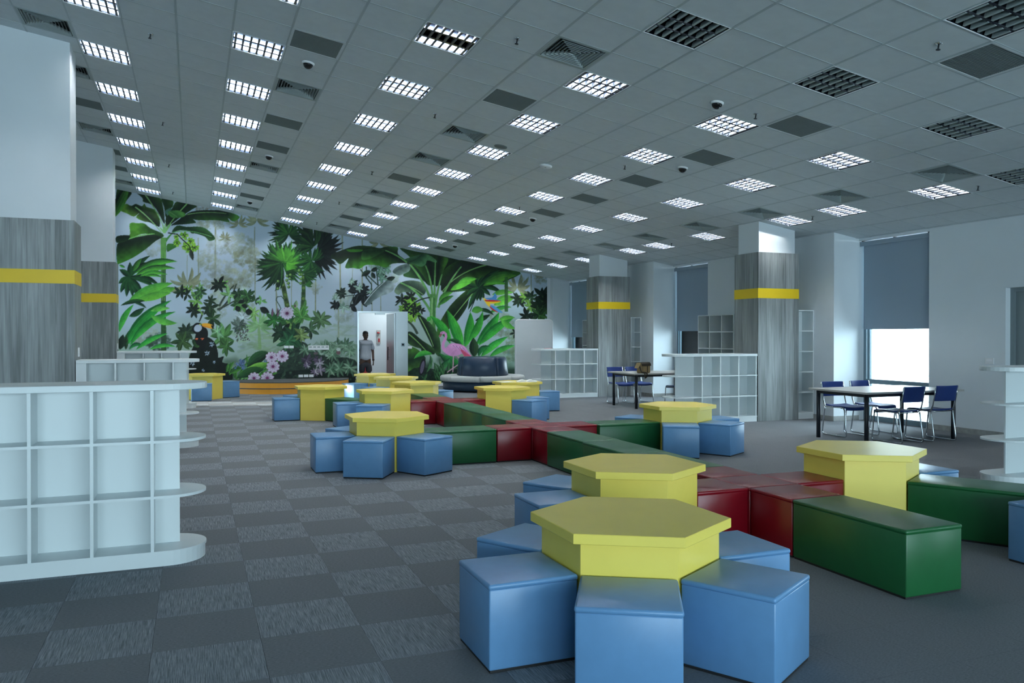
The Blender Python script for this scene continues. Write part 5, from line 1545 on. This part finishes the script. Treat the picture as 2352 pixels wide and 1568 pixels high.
    big(G((1140, 1000), (1240, 860), (1420, 810), (1640, 850), (1710, 1000), (1640, 1085), (1500, 1040), (1300, 1020), (1220, 1070)), G((1260, 860), (1500, 930), (1680, 1080)), (40, 60, 50), (120, 142, 118), (120, 160, 100), 2.4, 20)
    for p, w0, w1 in ((((980, 270), (1200, 350), (1370, 490)), 2.4, 3.6), (((1430, 530), (1700, 850), (1800, 1180)), 4, 6), (((1700, 540), (1810, 760), (1840, 1200)), 3, 5), (((1880, 480), (1870, 800), (1860, 1250)), 2, 5), (((2000, 700), (1920, 950), (1880, 1300)), 3, 5), (((2350, 560), (2060, 900), (1930, 1300)), 3, 6), (((1250, 850), (1600, 980), (1810, 1400)), 3, 6)):
        stroke(G(*p), w0, w1, C(96, 150, 84), 1, 0.2)
    stroke(K((365, 560), (362, 700), (362, 900)), 13, 14, C(84, 140, 74), 1, 0.3)
    for dx in (-22, -8, 8, 22): stroke(K((365 + dx * 0.6, 600), (362 + dx, 900)), 1.4, 1.4, C(150, 190, 128) if dx < 0 else C(52, 104, 52), 0.9)
    stroke(K((362, 900), (375, 960), (390, 1130)), 12, 5, C(76, 120, 62), 1, 0.3)
    for c, r_ in (((110, 640), 20), ((40, 730), 18), ((150, 760), 22), ((130, 820), 18), ((190, 700), 14)): rosette(K(c)[0], r_ * 0.9, 9, (84, 140, 44), (140, 190, 74), wf=0.5)
    for c, r_ in (((120, 590), 16), ((20, 620), 18), ((60, 690), 12), ((170, 720), 15), ((230, 740), 12), ((60, 760), 10), ((140, 780), 12)): rosette(K(c)[0], r_, 6, (14, 18, 18), (36, 48, 36), wf=0.4)
    stroke(K((75, 750), (150, 620), (330, 600)), 3.4, 2.4, C(26, 38, 30)); stroke(K((-60, 690), (10, 640), (15, 560)), 3, 4, C(48, 66, 54)); stroke(K((80, 870), (140, 900), (190, 1010)), 4, 6, C(52, 66, 54))

    # --- right hand palms, blades, birds
    big(K((435, 890), (560, 690), (740, 520), (880, 460), (905, 495), (780, 600), (750, 700), (650, 850), (540, 960), (430, 1030), (410, 980)), K((860, 500), (700, 680), (580, 840)), (13, 26, 17), (60, 104, 36), (112, 156, 86), 3.0, 26)
    big(K((190, 800), (270, 830), (370, 930), (440, 1060), (450, 1250), (400, 1240), (340, 1120), (260, 960)), K((215, 820), (320, 1000), (370, 1150)), (14, 30, 20), (58, 100, 50), (124, 170, 100), 2.4, 18)
    big(K((70, 1000), (130, 990), (240, 1080), (370, 1170), (380, 1240), (300, 1230), (240, 1260), (230, 1180), (170, 1160), (80, 1110)), K((90, 1010), (220, 1110), (360, 1290)), (16, 30, 22), (60, 104, 42), (112, 160, 84), 2.4, 20)
    big(K((75, 1180), (170, 1170), (260, 1250), (280, 1300), (230, 1430), (80, 1470)), K((80, 1320), (260, 1270)), (22, 46, 28), (88, 148, 48), None, 2, 20)
    fc = K((880, 490))[0]
    for tip, bd in (((630, 500), 0.12), ((700, 440), 0.1), ((850, 370), 0.05), ((930, 360), -0.05), ((1120, 290), -0.2), ((1110, 350), -0.3), ((1200, 420), -0.15), ((1150, 570), -0.3), ((1010, 580), -0.15), ((940, 620), -0.05), ((900, 640), 0), ((860, 640), 0.05), ((760, 740), 0.05), ((740, 580), 0.1)): blade(fc, K(tip)[0], 11, bd, (12, 32, 24), (36, 82, 40), None)
    for b_, tip, w, bd, a_, c_ in (((930, 470), (1310, 350), 24, -0.2, (40, 86, 36), (80, 138, 44)), ((640, 450), (860, 390), 14, -0.15, (64, 130, 48), (92, 172, 56)), ((950, 450), (1210, 460), 10, -0.2, (64, 130, 48), (92, 172, 56)), ((560, 520), (800, 430), 14, -0.1, (74, 150, 50), (96, 180, 58)), ((430, 640), (590, 540), 12, -0.2, (52, 110, 44), (84, 160, 56)), ((430, 690), (600, 580), 11, -0.15, (34, 80, 40), (66, 130, 50)), ((1030, 570), (1270, 545), 12, -0.15, (74, 150, 56), (110, 186, 70)), ((1050, 690), (1290, 600), 22, -0.15, (78, 152, 56), (112, 190, 70)), ((1000, 780), (1250, 710), 10, -0.2, (36, 110, 50), (70, 160, 66)), ((860, 740), (1050, 800), 9, -0.25, (16, 40, 28), (30, 76, 42)), ((840, 860), (1010, 790), 12, 0.1, (16, 34, 26), (30, 66, 40)), ((800, 760), (930, 740), 16, -0.2, (60, 130, 50), (90, 160, 64))): blade(K(b_)[0], K(tip)[0], w, bd, a_, c_, None)
    stroke(K((880, 520), (780, 760)), 2.2, 1.6, C(16, 34, 26)); stroke(K((1190, 370), (1190, 760)), 8, 8, C(48, 92, 44), 0.9, 0.3)
    for c, r_, n, a_, b_ in (((1330, 640), 20, 9, (14, 24, 20), (36, 62, 40)), ((1400, 600), 16, 7, (84, 132, 52), (120, 168, 70)), ((1470, 600), 18, 8, (18, 34, 26), (48, 84, 50)), ((1600, 590), 26, 9, (10, 15, 16), (26, 42, 30)), ((1460, 700), 20, 7, (84, 130, 54), (114, 160, 70)), ((1590, 720), 30, 11, (16, 30, 22), (44, 74, 40)), ((1420, 810), 22, 8, (12, 20, 18), (30, 48, 34)), ((1560, 800), 26, 9, (20, 36, 26), (64, 110, 54)), ((1300, 600), 14, 5, (14, 22, 20), (36, 58, 40)), ((1640, 640), 18, 6, (14, 22, 18), (30, 50, 34)), ((1290, 1000), 14, 5, (12, 20, 18), (30, 48, 34))): rosette(K(c)[0], r_, n, a_, b_)
    for b_, tip, w, bd, a_, c_ in (((700, 1200), (520, 735), 24, 0.04, (28, 112, 44), (70, 172, 62)), ((560, 1120), (330, 805), 20, 0.18, (28, 118, 46), (66, 172, 62)), ((340, 820), (300, 870), 10, 0.1, (60, 150, 60), (80, 176, 70)), ((720, 1160), (785, 760), 22, 0.12, (30, 116, 46), (66, 168, 60)), ((760, 1100), (925, 755), 18, 0.14, (34, 120, 46), (70, 172, 62)), ((850, 1130), (1110, 765), 24, 0.1, (22, 96, 40), (58, 160, 56)), ((880, 1140), (1285, 820), 20, -0.12, (24, 100, 42), (62, 164, 58)), ((1130, 830), (1290, 950), 14, 0.2, (64, 140, 54), (98, 180, 66)), ((1100, 860), (1290, 830), 10, -0.2, (70, 146, 56), (100, 180, 66)), ((900, 1270), (1210, 1040), 16, -0.1, (30, 116, 48), (72, 172, 64)), ((1000, 1270), (1290, 1140), 13, -0.15, (34, 120, 50), (76, 174, 66)), ((830, 1270), (820, 1050), 22, 0, (14, 30, 22), (44, 74, 40)), ((880, 1270), (1010, 1150), 12, -0.5, (14, 62, 40), (38, 124, 58)), ((700, 1180), (520, 1080), 10, 0.4, (14, 44, 30), (40, 96, 50)), ((700, 1420), (480, 1250), 16, 0.12, (16, 66, 40), (44, 138, 62)), ((600, 1420), (420, 1220), 14, 0.1, (18, 50, 32), (40, 110, 56)), ((360, 1240), (150, 1290), 12, 0.35, (40, 130, 52), (76, 172, 66)), ((420, 1420), (560, 1280), 14, 0.1, (24, 70, 44), (60, 130, 74))): blade(K(b_)[0], K(tip)[0], w, bd, a_, c_, None)
    P = [to(p) for p in smooth(K((80, 1440), (240, 1380), (420, 1420), (540, 1420), (700, 1420), (700, 1640), (80, 1640)), 2)]
    fillc(P, C(24, 40, 32), 0.9, 0.7)
    for _ in range(26):
        x, y = K((rng.uniform(250, 700), rng.uniform(1300, 1560)))[0]; blade((x, y + 10), (x + rng.uniform(-20, 24), y - rng.uniform(6, 26)), rng.uniform(4, 8), rng.uniform(-0.2, 0.2), (24, 56, 36), (72, 124, 76), None, alpha=0.85)
    ell(K((245, 1380))[0], 6.5, 20, (24, 22, 30), 12); ell(K((245, 1385))[0], 4.2, 15, (92, 86, 106), 12)
    # macaw
    fillc([to(p) for p in smooth(K((925, 605), (960, 615), (1010, 680), (1020, 715), (980, 690), (945, 640)), 3)], C(232, 196, 50))
    fillc([to(p) for p in smooth(K((945, 610), (1030, 600), (1060, 550), (1085, 590), (1080, 620), (1140, 640), (1060, 640)), 3)], C(70, 130, 190))
    fillc([to(p) for p in smooth(K((945, 628), (1040, 628), (1130, 640), (1060, 655), (980, 650)), 3)], C(196, 40, 44)); fillc([to(p) for p in smooth(K((955, 645), (1030, 648), (1130, 645), (1060, 668), (990, 668)), 3)], C(232, 190, 44))
    fillc([to(p) for p in smooth(K((1005, 690), (1060, 700), (1145, 765), (1130, 772), (1060, 750)), 3)], C(84, 146, 200)); fillc([to(p) for p in smooth(K((1000, 695), (1040, 725), (1100, 768), (1060, 755), (1020, 730)), 3)], C(186, 36, 44))
    ell(K((925, 620))[0], 2.6, 2.6, (196, 198, 196))
    # flamingo
    stroke(K((595, 1250), (592, 1340), (588, 1440)), 2.6, 2.2, C(206, 160, 186)); stroke(K((640, 1260), (695, 1325)), 2.4, 2.2, C(200, 140, 170)); stroke(K((695, 1325), (610, 1380), (525, 1442)), 2.2, 2.4, C(206, 170, 186))
    fillc([to(p) for p in smooth(K((465, 1165), (500, 1175), (560, 1120), (650, 1120), (720, 1150), (770, 1220), (800, 1265), (740, 1265), (700, 1230), (640, 1255), (560, 1255), (500, 1225), (470, 1190)), 3)], C(206, 144, 192), 1, 0.12)
    for k in range(9):
        x = 700 + 10 * k; stroke(K((660 + 6 * k, 1160 + 5 * k), (720 + 9 * k, 1262)), 2.6, 1.6, C(176, 60, 84) if k % 2 else C(206, 96, 130))
    for k in range(8): stroke(K((570 + 18 * k, 1135 + 4 * k), (610 + 18 * k, 1165 + 6 * k)), 2.2, 0.8, C(176, 104, 170) if k % 2 else C(220, 176, 210))
    stroke([K(p)[0] for p in ((490, 1185), (476, 1150), (482, 1110), (500, 1075), (512, 1040), (508, 1010), (490, 992), (470, 992))], 7.5, 4.6, C(204, 140, 190))
    ell(K((468, 1000))[0], 5, 3.6, (206, 146, 194), -10); fillc([to(p) for p in K((450, 1005), (470, 1012), (450, 1045), (436, 1046), (434, 1025))], C(150, 84, 96)); ell(K((466, 996))[0], 0.8, 0.8, (20, 16, 18))

    # --- off-view strip behind the left columns: repeat of leaf shapes
    for _ in range(60):
        x = rng.uniform(20, 262); y = rng.uniform(400, 860); blade((x, y), (x + rng.uniform(-60, 60), y - rng.uniform(20, 90)), rng.uniform(10, 30), rng.uniform(-0.2, 0.2), dk, lt, None)

    # ---- to mesh
    Wc, Hc = W // SS, Hh // SS
    im = img[:Hc * SS, :Wc * SS].reshape(Hc, SS, Wc, SS, 3).mean((1, 3)) / 255.0
    lin = np.where(im <= 0.04045, im / 12.92, ((im + 0.055) / 1.055) ** 2.4) * MURAL_GAIN
    lin = np.clip(lin, 0, 0.95)
    gx, gz = np.meshgrid(X0 + (np.arange(Wc) + 0.5) * CS, (np.arange(Hc) + 0.5) * CS)
    gz = gz - CS / 2
    top = 5.269 - 0.16077 * (gx + 1.3542) + 0.05
    cut = lambda a, b, c, d: ((gx > a) & (gx < b) & (gz > c) & (gz < d))
    okv = (gz < top) & ~cut(DX0 + 0.008, DX1 + 0.30, -1, DZ - 0.008)
    q = okv[:-1, :-1] & okv[1:, :-1] & okv[:-1, 1:] & okv[1:, 1:]
    idx = np.arange(Hc * Wc).reshape(Hc, Wc)
    quads = np.stack([idx[:-1, :-1][q], idx[:-1, 1:][q], idx[1:, 1:][q], idx[1:, :-1][q]], 1)
    used = np.zeros(Hc * Wc, bool); used[quads.ravel()] = True
    remap = np.cumsum(used) - 1
    V = np.stack([gx.ravel()[used], np.full(used.sum(), YF - 0.004), gz.ravel()[used]], 1).astype(np.float32)
    F_ = remap[quads].astype(np.int32)
    me = bpy.data.meshes.new('mural_print')
    me.vertices.add(len(V)); me.vertices.foreach_set('co', V.ravel())
    me.loops.add(F_.size); me.loops.foreach_set('vertex_index', F_.ravel())
    me.polygons.add(len(F_)); me.polygons.foreach_set('loop_start', np.arange(0, F_.size, 4, dtype=np.int32))
    me.update(calc_edges=True)
    ca = me.color_attributes.new('print', 'FLOAT_COLOR', 'POINT')
    colr = np.ones((len(V), 4), np.float32); colr[:, :3] = lin.reshape(-1, 3)[used]
    ca.data.foreach_set('color', colr.ravel())
    m, nt, b = new_mat('mural_print')
    at = N(nt, 'ShaderNodeVertexColor'); at.layer_name = 'print'
    L(nt, at.outputs['Color'], b.inputs['Base Color'])
    b.inputs['Roughness'].default_value = 0.5; b.inputs['Specular IOR Level'].default_value = 0.25
    me.materials.append(m)
    o = bpy.data.objects.new('mural_print', me); COL.objects.link(o); o.parent = wall_far
    o['label'] = 'jungle mural with banana leaves, toucan, flamingo and macaw'
    return o


MURAL_GAIN = 1.2
build_mural()
